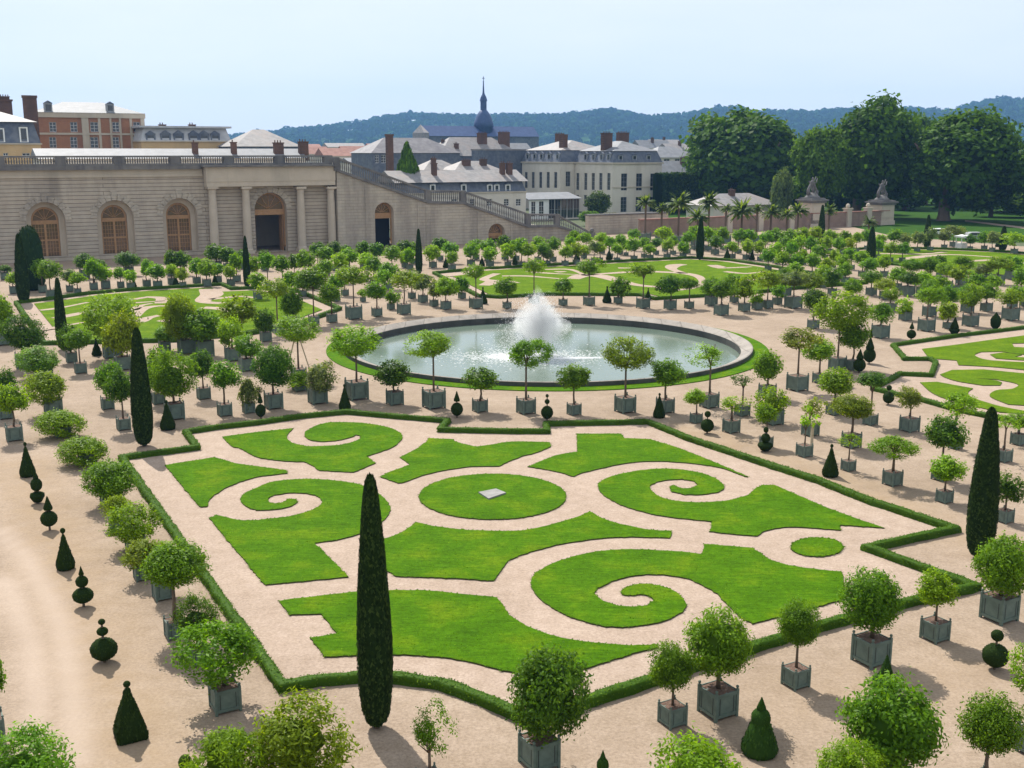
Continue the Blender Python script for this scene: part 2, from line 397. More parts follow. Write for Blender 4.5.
# gravel sheet as a grid with wear attributes
def gravel_sheet():
    xs = np.concatenate([np.arange(-110, -20, .6), np.arange(-20, -6, .2), np.arange(-6, 150.1, .6)]); ys = np.concatenate([np.arange(14, 60, .2), np.arange(60, 262.1, .6)])
    X, Y = np.meshgrid(xs, ys); nx, ny = len(xs), len(ys)
    V = np.stack([X.ravel(), Y.ravel(), np.zeros(X.size)], 1)
    i = np.arange(nx*ny).reshape(ny, nx)
    Q = np.stack([i[:-1, :-1].ravel(), i[:-1, 1:].ravel(), i[1:, 1:].ravel(), i[1:, :-1].ravel()], 1)
    # keep only the garden, cut at the far wall line
    a = np.array(G(640, 233)[:2]); n2 = np.array([E2.x, E2.y])
    c = V[Q].mean(1)[:, :2]; keep = ((c - a) @ n2) < 7
    p1 = np.array(G(893, 236)[:2]); p2 = np.array(G(1030, 247)[:2]); d2 = p2-p1
    keep &= (d2[0]*(c[:, 1]-p1[1]) - d2[1]*(c[:, 0]-p1[0]) < 0) | (c[:, 0] < p1[0])
    keep &= np.hypot(c[:, 0]-2.9, c[:, 1]-92.35) > 17.0
    Q = Q[keep]
    me = bpy.data.meshes.new("gravel"); me.vertices.add(len(V)); me.vertices.foreach_set("co", V.astype(np.float32).ravel())
    me.loops.add(Q.size); me.loops.foreach_set("vertex_index", Q.astype(np.int32).ravel())
    me.polygons.add(len(Q)); me.polygons.foreach_set("loop_start", np.arange(0, Q.size, 4, dtype=np.int32))
    me.update(calc_edges=True)
    P = V[:, :2]
    def dist(line):
        d = np.full(len(P), 1e9)
        for p, q in zip(line[:-1], line[1:]):
            p = np.array(p); q = np.array(q); t = np.clip(((P-p) @ (q-p)) / ((q-p) @ (q-p)), 0, 1)
            d = np.minimum(d, np.linalg.norm(P - (p + t[:, None]*(q-p)), axis=1))
        return d
    tr = [[G(*p)[:2] for p in t] for t in ([(30, 760), (38, 700), (30, 640), (5, 580)], [(78, 760), (72, 690), (60, 620), (28, 560), (0, 530)])]
    wear = np.zeros(len(P))
    for t in tr: wear = np.maximum(wear, .6*np.exp(-(dist(t)/.5)**2))
    line = [G(*p)[:2] for p in ((150, 790), (131, 738), (84, 607), (37, 503), (20, 465))]
    och = .6*np.exp(-(dist(line)/1.7)**2)
    line = [G(*p)[:2] for p in ((690, 430), (765, 455), (830, 480), (930, 520), (990, 545))]
    och = np.maximum(och, .55*np.exp(-(dist(line)/1.8)**2))
    line = [G(*p)[:2] for p in ((800, 700), (900, 690), (1000, 660))]
    och = np.maximum(och, .3*np.exp(-(dist(line)/2.0)**2))
    for nme, d in (("wear", wear), ("ochre", och)):
        at = me.attributes.new(nme, 'FLOAT', 'POINT'); at.data.foreach_set("value", d.astype(np.float32))
    me.materials.append(M['sand'])
    return link("gravel_ground", me)
tag(gravel_sheet(), "pale pinkish gravel ground of the garden", "gravel ground", kind="structure")

PX = {}
PX['main_hedge'] = [(186,434),(220,429),(256,425),(300,418.5),(346,414),(390,418),(448,423),(440,432),(512,433.5),(547,433.5),(546,426),(600,425),(648,424),(687,440),(768,467),(818,483),(868,503),(955,532),(868,551),(975,590),(915,604),(820,630),(700,668),(640,688),(580,708),(530,725),(505,714),(480,702),(440,688),(400,682),(360,681),(320,684),(283,691),(122,460),(197,450)]
LAWNS = [
 [(222.5,437.5),(256,433),(293.5,429),(288.5,434),(287,439),(293.5,444),(306,447),(321,447),(341,445.5),(353.5,442.5),(360,439.5),(360.5,437),(356,435.5),(351,438),(338.5,441),(323.5,442.5),(311,441),(305,437),(306,432),(318.5,425.5),(331,423),(346,423),(366,424),(383.5,427),(396,431),(402,436),(401,441),(393.5,447.5),(381,452.5),(367,457),(375.5,464),(361,470),(353.5,473),(331,472),(318.5,471),(311,465.5),(303.5,462.5),(286,462),(268.5,460),(256,457.5),(240,449),(232,447)],
 [(165,466),(215,458),(235,464),(256,467),(271,469),(286,471),(287,474),(271,476),(256,478),(232,486),(217,494),(210,500),(207,507.5),(200,508)],
 [(209,519),(217,516),(240,521),(256,521),(271,519.5),(291,517),(308,512.5),(318.5,507.5),(322,502.5),(317,497),(303.5,494),(288.5,494),(273.5,496),(268,500),(271,504),(278.5,504.5),(286,502),(287,500),(296,500),(297,503),(291,507),(278.5,510),(263.5,511),(256,511),(247,507.5),(240.5,501),(244,495),(256,489),(271,483),(291,480.5),(311,480),(331,481),(353.5,484),(366,487.5),(378.5,494.5),(387,502.5),(390.5,510),(386,519),(373.5,527.5),(356,536),(336,541),(315,544),(348.5,578),(306,582),(265,586)],
 [(400,458),(416,450),(426,442.5),(428.5,439),(453.5,440),(456,442.5),(475,447.5),(491,445.5),(512,442.5),(549.5,443),(550,447.5),(534.5,454),(519.5,458),(498.5,467),(471,467.5),(446,471),(423.5,476),(406,482.5),(398.5,484),(380,477.5),(391,472.5),(410,465.5)],
 [(492.7+73.5*math.cos(a), 497.5-22.8*math.sin(a)) for a in np.linspace(0, 2*math.pi, 41)[:-1]],
 [(362,556),(376,543),(396,536),(411,527.5),(416,523),(436,527.5),(468.5,531),(512,532),(537,529),(562,522.5),(582,516),(589.5,512.5),(604.5,520),(624.5,526),(652,531),(672,532),(670,539),(637,538),(607,539),(574.5,543),(544.5,549),(512,560),(506,565),(493.5,582),(456,579.5),(396,577.5),(386,571),(372,562)],
 [(577,434.5),(621,434.5),(624.5,439),(649.5,440),(674.5,447.5),(707,460),(748,477.5),(744.5,477.3),(722,469),(702,465.5),(677,463),(652,462),(627,464),(602,469),(582,474),(573,477.5),(557,472.5),(528,467.5),(539.5,462.5),(557,456),(577.5,452.5)],
 [(598,486),(604.5,480),(619.5,475),(642,471),(667,469.5),(692,472),(712,477.5),(722,484),(724,489),(717,493),(702,495.5),(684.5,495.5),(672,492.5),(670,488),(673,486),(682,489.5),(692,489),(698,486),(694.5,482),(682,480),(667,481),(654.5,484),(650,488),(654.5,494.5),(667,500),(687,503),(712,503),(734.5,500),(749.5,495),(754.5,490),(762,486),(775,486),(793,494),(828,509),(884,529),(862,527.5),(840.5,526),(840.5,531),(813,529),(788,528),(768,531),(757,537),(732,535),(709.5,532.5),(712,522.5),(692,520.5),(662,517),(637,511),(617,504),(602,494.5)],
 [(702,555),(704.5,545),(752,549),(762,555),(768,559.5),(783,565),(813,570),(842,572.5),(846,600),(800,612),(768,621),(752,625),(738,616),(726,604),(717,595),(702,586),(684.5,579),(664.5,576),(642,576),(619.5,580),(604.5,586),(597,590),(595,595),(602,601),(614.5,606),(632,608),(647,606.5),(654,601.5),(649.5,597),(639.5,595.5),(628,596.5),(622,595.5),(622,592),(626,588.5),(637,585.5),(652,585.5),(669.5,590),(682,598.5),(686,606),(682,613.5),(667,621),(647,626),(622,628.5),(597,626),(572,618.5),(552,608.5),(537,597),(531,586),(533,577.5),(542,570),(562,561),(587,554.5),(612,551),(637,550.5),(667,552)],
 [(279,602),(318.5,597),(358.5,593),(396,591.5),(431,592),(463.5,595.5),(497,598.5),(506,611),(512,618),(527,627),(549.5,636),(577,642),(604.5,645),(632,646.5),(657,646),(658,648.5),(637,653.5),(617,660),(594.5,667),(574.5,672),(535,677),(506,672),(496,670),(468.5,663),(436,658),(393.5,656),(325,658),(310,639),(337,635),(321.5,615),(290,616)],
 [(817+26*math.cos(a), 548-9.5*math.sin(a)) for a in np.linspace(0, 2*math.pi, 25)[:-1]],
]
LAWNS_R = [
 [(922,349.5),(958,345),(990,340.5),(1024,336),(1075,329),(1078,344),(1040,343.5),(1012,344),(1014,347.5),(1045,349),(1078,350),(1078,357),(1024,355),(1002,352),(981,352.5),(974.5,355.5),(981,359),(991,361),(1024,362.8),(1078,364),(1078,376),(1024,370.5),(993,367.5),(958.5,365.6),(956.6,361),(935,359.3),(929,358.8)],
 [(990,355),(1003,353),(1022,355.5),(1014,357.5),(1040,358.6),(1070,359),(1060,361.8),(1024,360.8),(996,359)],
 [(940,375),(952,370.6),(983,370),(1024,374),(1078,379),(1085,400),(1060,408),(1024,406),(1008,405),(990,397),(996,391),(1012,389.5),(1019,386),(1014,383.5),(996,380),(975,379),(996,381),(1002,383),(1000,386),(983,386),(958,382),(945,378)],
 [(920,383),(937,382.5),(973,389),(968,393),(971,397.5),(983,402),(1005,408),(1050,416),(1000,413),(940,397.5)],
]
def lawn(px, name="lawn", lift=.06, mat='grass', label=None, blades=0):
    pts = smooth_poly(px)
    if blades:                                   # slightly ragged clipped edge
        out = []
        for p, q in zip(pts, pts[1:]+pts[:1]):
            ln = math.dist(p, q); k = max(1, int(ln/.16))
            for i in range(k): t = i/k; out.append((p[0]+(q[0]-p[0])*t+rng.normal(0, .018), p[1]+(q[1]-p[1])*t+rng.normal(0, .018)))
        pts = out
    mb = MB(); mb.slab(pts, .0, lift, 0, 1)
    o = mb.build(name, [M[mat], M['turfedge'], M['blade']]); tag(o, label, "lawn", kind="structure"); o.color = (.062, .150, .003, 1)
    if blades:
        A_ = np.array(pts); lo, hi = A_.min(0), A_.max(0); n = int((hi-lo).prod()*blades); P = rng.uniform(lo, hi, (n, 2)); P = P[in_poly(P, A_)]
        E_ = A_[rng.integers(0, len(A_), len(A_)*4)] + rng.normal(0, .022, (len(A_)*4, 2)); P = np.concatenate([P, E_]); n = len(P)
        h = rng.uniform(.012, .034, n)[:, None]; a = rng.uniform(0, 6.283, n); d = np.stack([np.cos(a), np.sin(a), 0*a], 1)*rng.uniform(.015, .035, n)[:, None]; ln = np.concatenate([rng.normal(0, .03, (n, 2)), h], 1)
        b0 = np.concatenate([P, np.full((n, 1), lift-.01)], 1); V = np.stack([b0-d, b0+d, b0+ln+d*.35, b0+ln-d*.35], 1).reshape(-1, 3)
        me = quad_mesh("t", V, np.arange(4*n).reshape(n, 4), rng.random(n), M['blade'])
        bm = bmesh.new(); bm.from_mesh(o.data); k0 = len(bm.faces); bm.from_mesh(me); bm.faces.ensure_lookup_table()
        for f_ in bm.faces[k0:]: f_.material_index = 2
        bm.to_mesh(o.data); bm.free(); bpy.data.meshes.remove(me)
    return o
def sheet(px, name, mat, z, label, cat, straight=True):
    pts = [tuple(G(*p)[:2]) for p in px] if straight else smooth_poly(px)
    mb = MB(); mb.poly(pts, z); o = mb.build(name, M[mat]); tag(o, label, cat, kind="structure"); return o
sheet(PX['main_hedge'], "garden_path", 'path', .006, "pink gravel paths winding between the scrolled lawns", "path")
for px in LAWNS: lawn(px, label="cut green lawn piece of the large scrolled parterre", blades=38)
PX['right_hedge'] = [(893,346.5),(958,337),(1024,329),(1090,320),(1110,440),(1024,425),(988,418),(958,412),(923,402),(873,390.5),(900,375.5),(931,377),(936,364),(930.5,360.5),(905,360.5)]
sheet(PX['right_hedge'], "garden_path", 'path', .006, "pink gravel paths of the right hand parterre", "path")
for px in LAWNS_R: lawn(px, label="cut green lawn piece of the right hand parterre", mat='backlitgrass')

def inset(pts, d):
    n = len(pts); ar = sum(pts[i][0]*pts[(i+1) % n][1]-pts[(i+1) % n][0]*pts[i][1] for i in range(n)); s = 1 if ar > 0 else -1
    out = []
    for i in range(n):
        p0, p1, p2 = (np.array(pts[(i+k) % n]) for k in (-1, 0, 1))
        a = p1-p0; b = p2-p1; a = a/np.linalg.norm(a); b = b/np.linalg.norm(b)
        na = np.array([-a[1], a[0]])*s; nb = np.array([-b[1], b[0]])*s
        m = na+nb; m = m/max(.35, np.dot(m, m)/2)/1.0
        out.append(tuple(p1 + m/ max(1.0, 1.0)*d*.5*1.0 if False else p1 + (na+nb)/max(.6, 1+np.dot(na, nb))*d))
    return out
def ribbon(px, width, name="garden_path", z=.078, label="narrow gravel scroll path across the lawn"):
    pts = [np.array(p) for p in smooth_poly(px, closed=False, corner=95, sub=4)]
    Lf = []; Rt = []
    n = len(pts)
    for i, p in enumerate(pts):
        d = pts[min(i+1, n-1)] - pts[max(i-1, 0)]; d = d/max(1e-6, np.linalg.norm(d)); nn = np.array([-d[1], d[0]])
        wv = width*(.55+.45*math.sin(math.pi*min(1, (i+1)/n*1.4)))
        Lf.append(p+nn*wv/2); Rt.append(p-nn*wv/2)
    V = [(*p, z) for p in Lf] + [(*p, z) for p in Rt]
    F_ = [(n+i, n+i+1, i+1, i) for i in range(n-1)]
    mb = MB(); mb.add(V, F_); o = mb.build(name, M['path']); tag(o, label, "path", kind="structure"); return o
PX['far_hedge'] = [(434,274),(470,270.5),(512,268),(576,264.5),(640,261),(690,258.5),(730,261),(768,266.5),(800,272),(866,284),(800,289),(760,293),(705,297),(655,300),(640,296),(545,295.5),(500,298.5),(478,297)]
PX['left_hedge'] = [(16,304),(50,300),(87,294.7),(134,290.5),(222,285.5),(232,290),(256,289),(300,293),(340,310),(300,325),(250,335),(175,342),(44,345)]
PX['corner_hedge'] = [(838,251),(880,248.5),(940,249.5),(1000,252),(1060,257),(1110,262),(1090,290),(1010,279),(930,270),(870,262)]
for key, lab in (('far_hedge', 'far parterre behind the pond'), ('left_hedge', 'left parterre below the orangery'), ('corner_hedge', 'farthest right parterre')):
    sheet(PX[key], "garden_path", 'path', .006, "gravel border path of the " + lab, "path")
    pts = inset([tuple(G(*p)[:2]) for p in PX[key]], 1.7)
    mb = MB(); mb.slab(pts, 0, .07, 0, 1); tag(mb.build("lawn", [M['backlitgrass'], M['turfedge']]), "green lawn of the " + lab, "lawn", kind="structure")
for px, wd in (([(573,279.5),(583,276),(600,276.5),(620,281.5),(640,286),(668,288)], 2.6), ([(583,276),(610,273.8),(640,272),(662,272.5),(685,274),(699,277.5),(702,284),(690,289),(668,291.5)], 1.7),
               ([(502,276.5),(525,276.5),(545,278),(562,279.5)], 1.3), ([(527,272),(545,273.5),(562,274.5),(578,275)], 1.2), ([(556,272.5),(566,272)], 1.6), ([(545,270),(570,270),(585,276)], 1.2),
               ([(684,264.8),(674,266),(672,269.5),(684,274)], 2.2), ([(712,265.5),(722,268.5),(738,268)], 2.0), ([(738,268),(752,267.2)], 1.2), ([(618,268.5),(632,268.5)], 1.4),
               ([(440,277),(455,275),(470,272.5),(492,270)], 2.2), ([(484,286),(493,282),(484,279.5),(497,274)], 2.0), ([(508,282),(518,283.5)], 1.6), ([(660,287),(668,291.5),(676,286)], 1.6),
               ([(725,272),(745,274),(765,272)], 1.3), ([(735,281),(755,280),(775,277)], 1.3)): ribbon(px, wd)
for px, wd in (([(40,311),(60,308.5),(88,303)], 1.0), ([(55,319),(80,314),(100,309)], 1.4), ([(134,311),(140,306.5),(152,304)], 1.0), ([(160,304),(163,299),(148,297.5),(134,300)], 1.6), ([(207,289.5),(212,295),(203,302),(222,304)], 2.6),
               ([(134,318),(142,309.5),(160,306.5),(178,308)], 1.4), ([(160,321),(176,322.5),(190,325)], 1.4), ([(134,303.5),(165,301.5)], .8), ([(203,308),(220,309.5),(228,313)], 1.5), ([(210,300),(240,297),(258,299)], 1.2), ([(40,331),(62,327),(84,323)], 1.0), ([(138,323),(146,319),(160,316)], 1.6)): ribbon(px, wd)
for px, wd in (([(880,254),(920,254.5),(945,252.5)], 2.0), ([(900,260),(945,255),(1000,258)], 2.0), ([(960,262),(1000,260),(1040,266)], 1.8)): ribbon(px, wd)
# stone slab in the round lawn
mb = MB(); q = [G(*p) for p in ((478.5,494.5),(496,491),(506,495),(488.5,501))]; mb.slab([(p.x, p.y) for p in q], .05, .13)
tag(mb.build("stone_slab", M['rimslab']), "pale square stone slab in the middle of the round lawn", "slab")

# ================================================================== POND
PC = Vector((2.9, 92.35, 0)); 
def ring(r0, r1, z0, z1, seg=160, inner=True):
    V = []; Q = []
    for k in range(seg):
        a = 2*math.pi*k/seg; c, s = math.cos(a), math.sin(a)
        V += [(r0*c, r0*s, z1), (r1*c, r1*s, z1), (r0*c, r0*s, z0), (r1*c, r1*s, z0)]
    for k in range(seg):
        a = 4*k; b = 4*((k+1) % seg)
        Q += [(a, a+1, b+1, b), (a+1, a+3, b+3, b+1), (b+0, b+2, a+2, a+0)]
    return V, Q
mb = MB(); mb.add(*ring(16.5, 18.26, 0, .06)); o = mb.build("lawn", M['grass']); o.location = PC
tag(o, "ring of green turf round the pond", "lawn", kind="structure")
pond = empty("pond_basin", PC, 0, "round stone rimmed basin of still water with a fountain in its middle", "pond")
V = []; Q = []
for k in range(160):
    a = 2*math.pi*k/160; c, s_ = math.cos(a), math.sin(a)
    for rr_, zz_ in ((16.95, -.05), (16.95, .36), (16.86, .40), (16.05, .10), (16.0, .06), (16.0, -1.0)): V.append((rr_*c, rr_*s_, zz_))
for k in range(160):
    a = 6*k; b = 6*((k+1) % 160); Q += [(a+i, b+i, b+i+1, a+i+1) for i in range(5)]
mb = MB(); mb.add(V, Q); mb.m = [(1 if i % 5 in (0, 4) else 0) for i in range(len(mb.f))]; mb.build("rim", [M['rim'], M['shadestone']], pond)
mb = MB(); mb.lathe([(16.03, -.95), (16.03, -.5)], 120); o = mb.build("water", M['water'], None); o.location = PC; tag(o, "grey green water filling the round basin", "water", kind="structure")
# fountain jet
fp = G(543, 350); fj = empty("fountain_jet", (fp.x, fp.y, -.5), 0, "white plume of spray jetting up in the middle of the pond", "fountain")
def spray():
    n = 30000; r = np.random.default_rng(3)
    lobe = r.choice(7, n, p=[.14, .15, .16, .2, .14, .13, .08])
    dx = np.array([-.34, -.19, -.06, .0, .15, .26, -.1])[lobe]; dy = np.array([.12, -.16, .1, .0, .1, -.12, -.25])[lobe]; pw = np.array([7.7, 8.6, 9.2, 10.0, 9.0, 8.3, 8.0])[lobe]
    v = pw*(1 - np.abs(r.normal(0, .12, n))); vx = dx*4.6 + r.normal(0, .62, n); vy = dy*4.6 + r.normal(0, .62, n)
    vz = np.sqrt(np.maximum(v*v - vx**2 - vy**2, 1))
    T = 2*vz/9.81; t = T*r.beta(1.9, 1.35, n)
    wind = -0.5
    P = np.stack([vx*t*.85 + wind*t*t*r.uniform(.1, 1.5, n)**2, vy*t*.85, vz*t - 4.9*t*t], 1)
    P += r.normal(0, 1, (n, 3))*(.05 + .14*t[:, None])
    P[:, 2] = np.abs(P[:, 2]) + .01
    s = .013 + .020*r.random(n)**2
    q4 = np.array([(1, 0, -.6), (-.5, .87, -.6), (-.5, -.87, -.6), (0, 0, 1.4)])
    V = (P[:, None, :] + q4[None]*s[:, None, None]).reshape(-1, 3)
    f = np.array([(0, 1, 3), (1, 2, 3), (2, 0, 3), (2, 1, 0)])
    Fc = (np.arange(n)[:, None, None]*4 + f[None]).reshape(-1, 3)
    me = bpy.data.meshes.new("spray"); me.vertices.add(len(V)); me.vertices.foreach_set("co", V.astype(np.float32).ravel())
    me.loops.add(Fc.size); me.loops.foreach_set("vertex_index", Fc.astype(np.int32).ravel())
    me.polygons.add(len(Fc)); me.polygons.foreach_set("loop_start", np.arange(0, Fc.size, 3, dtype=np.int32)); me.update(calc_edges=True)
    me.materials.append(M['spray']); return me
link("spray", spray(), fj)
def mist_mesh():
    r = np.random.default_rng(12); V = []; Q = []; seg = 28
    prof = [(.12, .05), (.35, .5), (.75, 1.0), (1.5, 1.55), (2.15, 2.1), (2.2, 2.5), (1.95, 2.95), (1.5, 3.4), (1.15, 3.9), (.72, 4.45), (.42, 5.0), (.2, 5.5), (.03, 5.9)]
    for i, (q, z) in enumerate(prof):
        for k in range(seg):
            a = 2*math.pi*k/seg; w_ = 1 + .16*math.sin(3*a + z*1.3) + .12*math.sin(5*a - z*2.1) + r.normal(0, .05)
            V.append((q*w_*math.cos(a) - .16*z*.55, q*w_*math.sin(a)*.85, z + .32*math.sin(2*a+1)*min(1, q) + r.normal(0, .05)))
    for i in range(len(prof)-1):
        for k in range(seg): k2 = (k+1) % seg; Q.append((i*seg+k, i*seg+k2, (i+1)*seg+k2, (i+1)*seg+k))
    mb = MB(); mb.add(V, Q + [tuple(range((len(prof)-1)*seg, len(prof)*seg)), tuple(reversed(range(seg)))]); return mb.mesh("mist", M['mist'], True)
link("mist", mist_mesh(), fj)
mb = MB(); mb.lathe([(.22, -.3), (.2, .1), (.13, .15), (.13, .62), (.16, .66), (.1, .72)], 12); mb.build("nozzle", M['ironwork'], fj, loc=(.35, -.6, 0))
# foam where the spray falls back: thin low ripples of white water
r = np.random.default_rng(5); mb = MB()
for k in range(4200):
    a = r.uniform(0, 2*math.pi); q = abs(r.normal(0, 1))*2.2 + .2
    x = q*math.cos(a)*1.5 - 1.6; y = q*math.sin(a)*.9 - .3; s = r.uniform(.02, .06)*(1.5 if q < 2.0 else 1)
    mb.add([(x-s*2, y, 0), (x, y-s*.7, 0.0), (x+s*2, y, 0), (x, y+s*.7, .02)], [(0, 1, 2, 3)])
for k in range(1500):
    x = r.normal(2.6, 1.0); y = -1.0 + r.normal(0, .16) + .12*(x-2.6); s = r.uniform(.02, .06)
    mb.add([(x-s*2.4, y, 0), (x, y-s*.6, 0), (x+s*2.4, y, 0), (x, y+s*.6, .02)], [(0, 1, 2, 3)])
mb.build("foam", M['spray'], fj, loc=(0, 0, .015))

# ================================================================== HEDGES
def hedge(px, label, w=.35, h=.29, dens=160, leaf=.07, closed=True, seglen=.35):
    P = [np.array(G(*p)[:2]) for p in px]; n = len(P); base = []
    # resample the centre line, mitred at its corners
    ar = []
    for i in range(n):
        p0, p1, p2 = P[(i-1) % n], P[i], P[(i+1) % n]
        a = (p1-p0)/np.linalg.norm(p1-p0); b = (p2-p1)/np.linalg.norm(p2-p1)
        na = np.array([-a[1], a[0]]); nb = np.array([-b[1], b[0]]); ar.append((na+nb)/max(.5, 1+na @ nb))
    C = []; Nn = []
    for i in range(n):
        j = (i+1) % n; ln = np.linalg.norm(P[j]-P[i]); k = max(1, int(ln/seglen))
        for q in range(k):
            t = q/k; C.append(P[i]*(1-t)+P[j]*t); d = (P[j]-P[i])/ln; nm = np.array([-d[1], d[0]])
            Nn.append(ar[i] if q == 0 else nm)
    C = np.array(C); Nn = np.array(Nn); m = len(C)
    prof = [(-.5, 0), (-.5, .5), (-.46, .93), (-.2, 1), (.2, 1), (.46, .93), (.5, .5), (.5, 0)]; K = len(prof)
    o0 = C.mean(0); V = np.zeros((m, K, 3))
    for k, (a, z) in enumerate(prof):
        jit = rng.normal(0, .025, (m, 1)); V[:, k, :2] = C - o0 + Nn*(a*w + jit)
        V[:, k, 2] = z*h*(1 + rng.normal(0, .05, m)) if z > 0 else 0
    V = V.reshape(-1, 3); Q = []
    for i in range(m):
        j = (i+1) % m
        for k in range(K-1): Q.append((i*K+k, i*K+k+1, j*K+k+1, j*K+k))
    Q = np.array(Q)[:, ::-1]
    # leaves on the faces
    A, B, Cc, D = (V[Q[:, i]] for i in range(4)); nr = np.cross(Cc-A, D-B); area = np.linalg.norm(nr, axis=1)/2; nr = unit(nr)
    cnt = rng.poisson(area*dens); idx = np.repeat(np.arange(len(Q)), cnt); u = rng.random((len(idx), 1)); v = rng.random((len(idx), 1))
    ctr = (A[idx]*(1-u)+B[idx]*u)*(1-v) + (D[idx]*(1-u)+Cc[idx]*u)*v
    nl = unit(nr[idx] + rng.normal(0, .55, (len(idx), 3))); LV, LQ = leaves(ctr + nr[idx]*rng.uniform(-.01, .05, (len(idx), 1)), nl, leaf*rng.uniform(.7, 1.3, len(idx)), leaf*.7)
    V2, Q2, va = join_q([(V, Q, .35), (LV, LQ, rng.random(len(LQ)))])
    me = quad_mesh("hedge", V2, Q2, va, M['box']); o = link("box_hedge", me, loc=(o0[0], o0[1], 0), color=(.060, .135, .010, 1))
    tag(o, label, "hedge", None); return o
hedge(PX['main_hedge'], "low clipped box hedge framing the large scrolled parterre in the foreground")
hedge(PX['right_hedge'], "low clipped box hedge stepping round the right hand parterre", dens=90, leaf=.08)
hedge(PX['far_hedge'], "low box hedge round the far lawn beyond the pond", dens=40, leaf=.12, h=.36, w=.42)
hedge(PX['left_hedge'], "low box hedge round the left lawn below the orangery wall", dens=40, leaf=.12, h=.36, w=.42)
hedge(PX['corner_hedge'], "low box hedge round the farthest lawn at the right edge", dens=30, leaf=.13, h=.36, w=.42)
# ================================================================== CROWNS
def crown_mesh(name, n, leaf, seed, nclump, dens=1.0, flat=.85, lump=.16, core=.6, clr=.2, mat='leaf', aspect=.5, upright=0.0, hollow=.5, topflat=1.0):
    r = np.random.default_rng(seed)
    d = unit(r.normal(size=(nclump, 3)))
    # lumpy radius per direction
    K = unit(r.normal(size=(7, 3))); amp = r.uniform(-1, 1, 7)
    def rad_(dd): return 1 - lump + lump*np.tanh((dd @ K.T * 2.2) @ amp * .8) 
    rr = rad_(d) * (hollow + (1-hollow)*r.random(nclump)**.45)
    rr = np.where(r.random(nclump) < .62, rad_(d)*r.uniform(.82, 1.0, nclump), rr)
    cc = d*rr[:, None]
    k = r.integers(0, nclump, n); off = r.normal(size=(n, 3))*clr*.5
    C = cc[k] + off
    outw = unit(C + off*2.0 + np.array([0, 0, .25]))
    nn = unit(outw + r.normal(0, .55, (n, 3)) + np.array([0, 0, .25+upright]))
    LV, LQ = leaves(C, nn, leaf*r.uniform(.65, 1.3, n), leaf*aspect*r.uniform(.8, 1.2, n), r, droop=.35)
    cv = r.random(nclump); va = np.clip(.55*cv[k] + .45*r.random(n), 0, 1)
    parts = [(LV, LQ, va)]
    if core > 0:
        seg = 10; pr = [(core*math.sin(t)*(1), -core*math.cos(t)) for t in np.linspace(.12, math.pi-.12, 8)]
        V, Q = lathe_q(pr, seg, .06, r=r); V = V*rad_(unit(V))[:, None]; parts.append((V, Q, .12))
    V, Q, va = join_q(parts)
    V[:, 2] *= np.where(V[:, 2] < 0, flat, topflat)
    zmin = -flat
    # crown spans z from 0 to 1 and radius 1 -> width 2
    V[:, 2] = (V[:, 2] - zmin)/(topflat - zmin)
    return quad_mesh(name, V, Q, va, M[mat])
CR = {}
def bank(kind, lod, seeds):
    P = {'near': dict(n=7200, leaf=.105, nclump=230, clr=.20), 'mid': dict(n=2400, leaf=.17, nclump=120, clr=.24), 'far': dict(n=800, leaf=.27, nclump=64, clr=.26)}[lod].copy()
    if kind == 'round': P.update(lump=.17, core=.70)
    if kind == 'loose': P.update(lump=.26, core=0, n=int(P['n']*.66), clr=P['clr']*.95, hollow=.25, nclump=int(P['nclump']*.55))
    if kind == 'bush': P.update(lump=.30, core=.5, upright=.1, aspect=.34, leaf=P['leaf']*1.25, flat=.8, n=int(P['n']*.9))
    if kind == 'sparse': P.update(lump=.38, core=0, n=int(P['n']*.26), hollow=.15, nclump=int(P['nclump']*.36), clr=P['clr']*.9)
    for s in range(seeds): CR[(kind, lod, s)] = crown_mesh("crown", seed=hash_((kind, lod, s)), **P)
def hash_(t): return sum(ord(c)*(i+3) for i, c in enumerate(str(t))) % 99991
for kd in ('round', 'loose', 'bush', 'sparse'):
    bank(kd, 'near', 4 if kd != 'sparse' else 2); bank(kd, 'mid', 5); bank(kd, 'far', 4)

# ------------------------------------------------------------------ trunks (unit height; limbs fan out above z=.55)
def trunk_mesh(seed, nl=6, thick=1.0):
    r = np.random.default_rng(seed); mb = MB()
    lean = r.normal(0, .012, 2)
    mb.tube([(0, 0, 0), (lean[0], lean[1], .3), (lean[0]*.4, lean[1]*.4, .62)], [.034*thick, .027*thick, .024*thick], 8)
    for k in range(nl):
        a = 2*math.pi*(k + r.random()*.6)/nl; q = r.uniform(.10, .22); z = r.uniform(.78, 1.0)
        mb.tube([(lean[0]*.4, lean[1]*.4, .56+.02*k/nl), (q*.45*math.cos(a), q*.45*math.sin(a), .62+.3*(z-.62)), (q*math.cos(a), q*math.sin(a), z)], [.019*thick, .013*thick, .005*thick], 6)
    return mb.mesh("trunk", M['bark'], True)
TR = [trunk_mesh(s, 5 + s % 3) for s in range(5)]
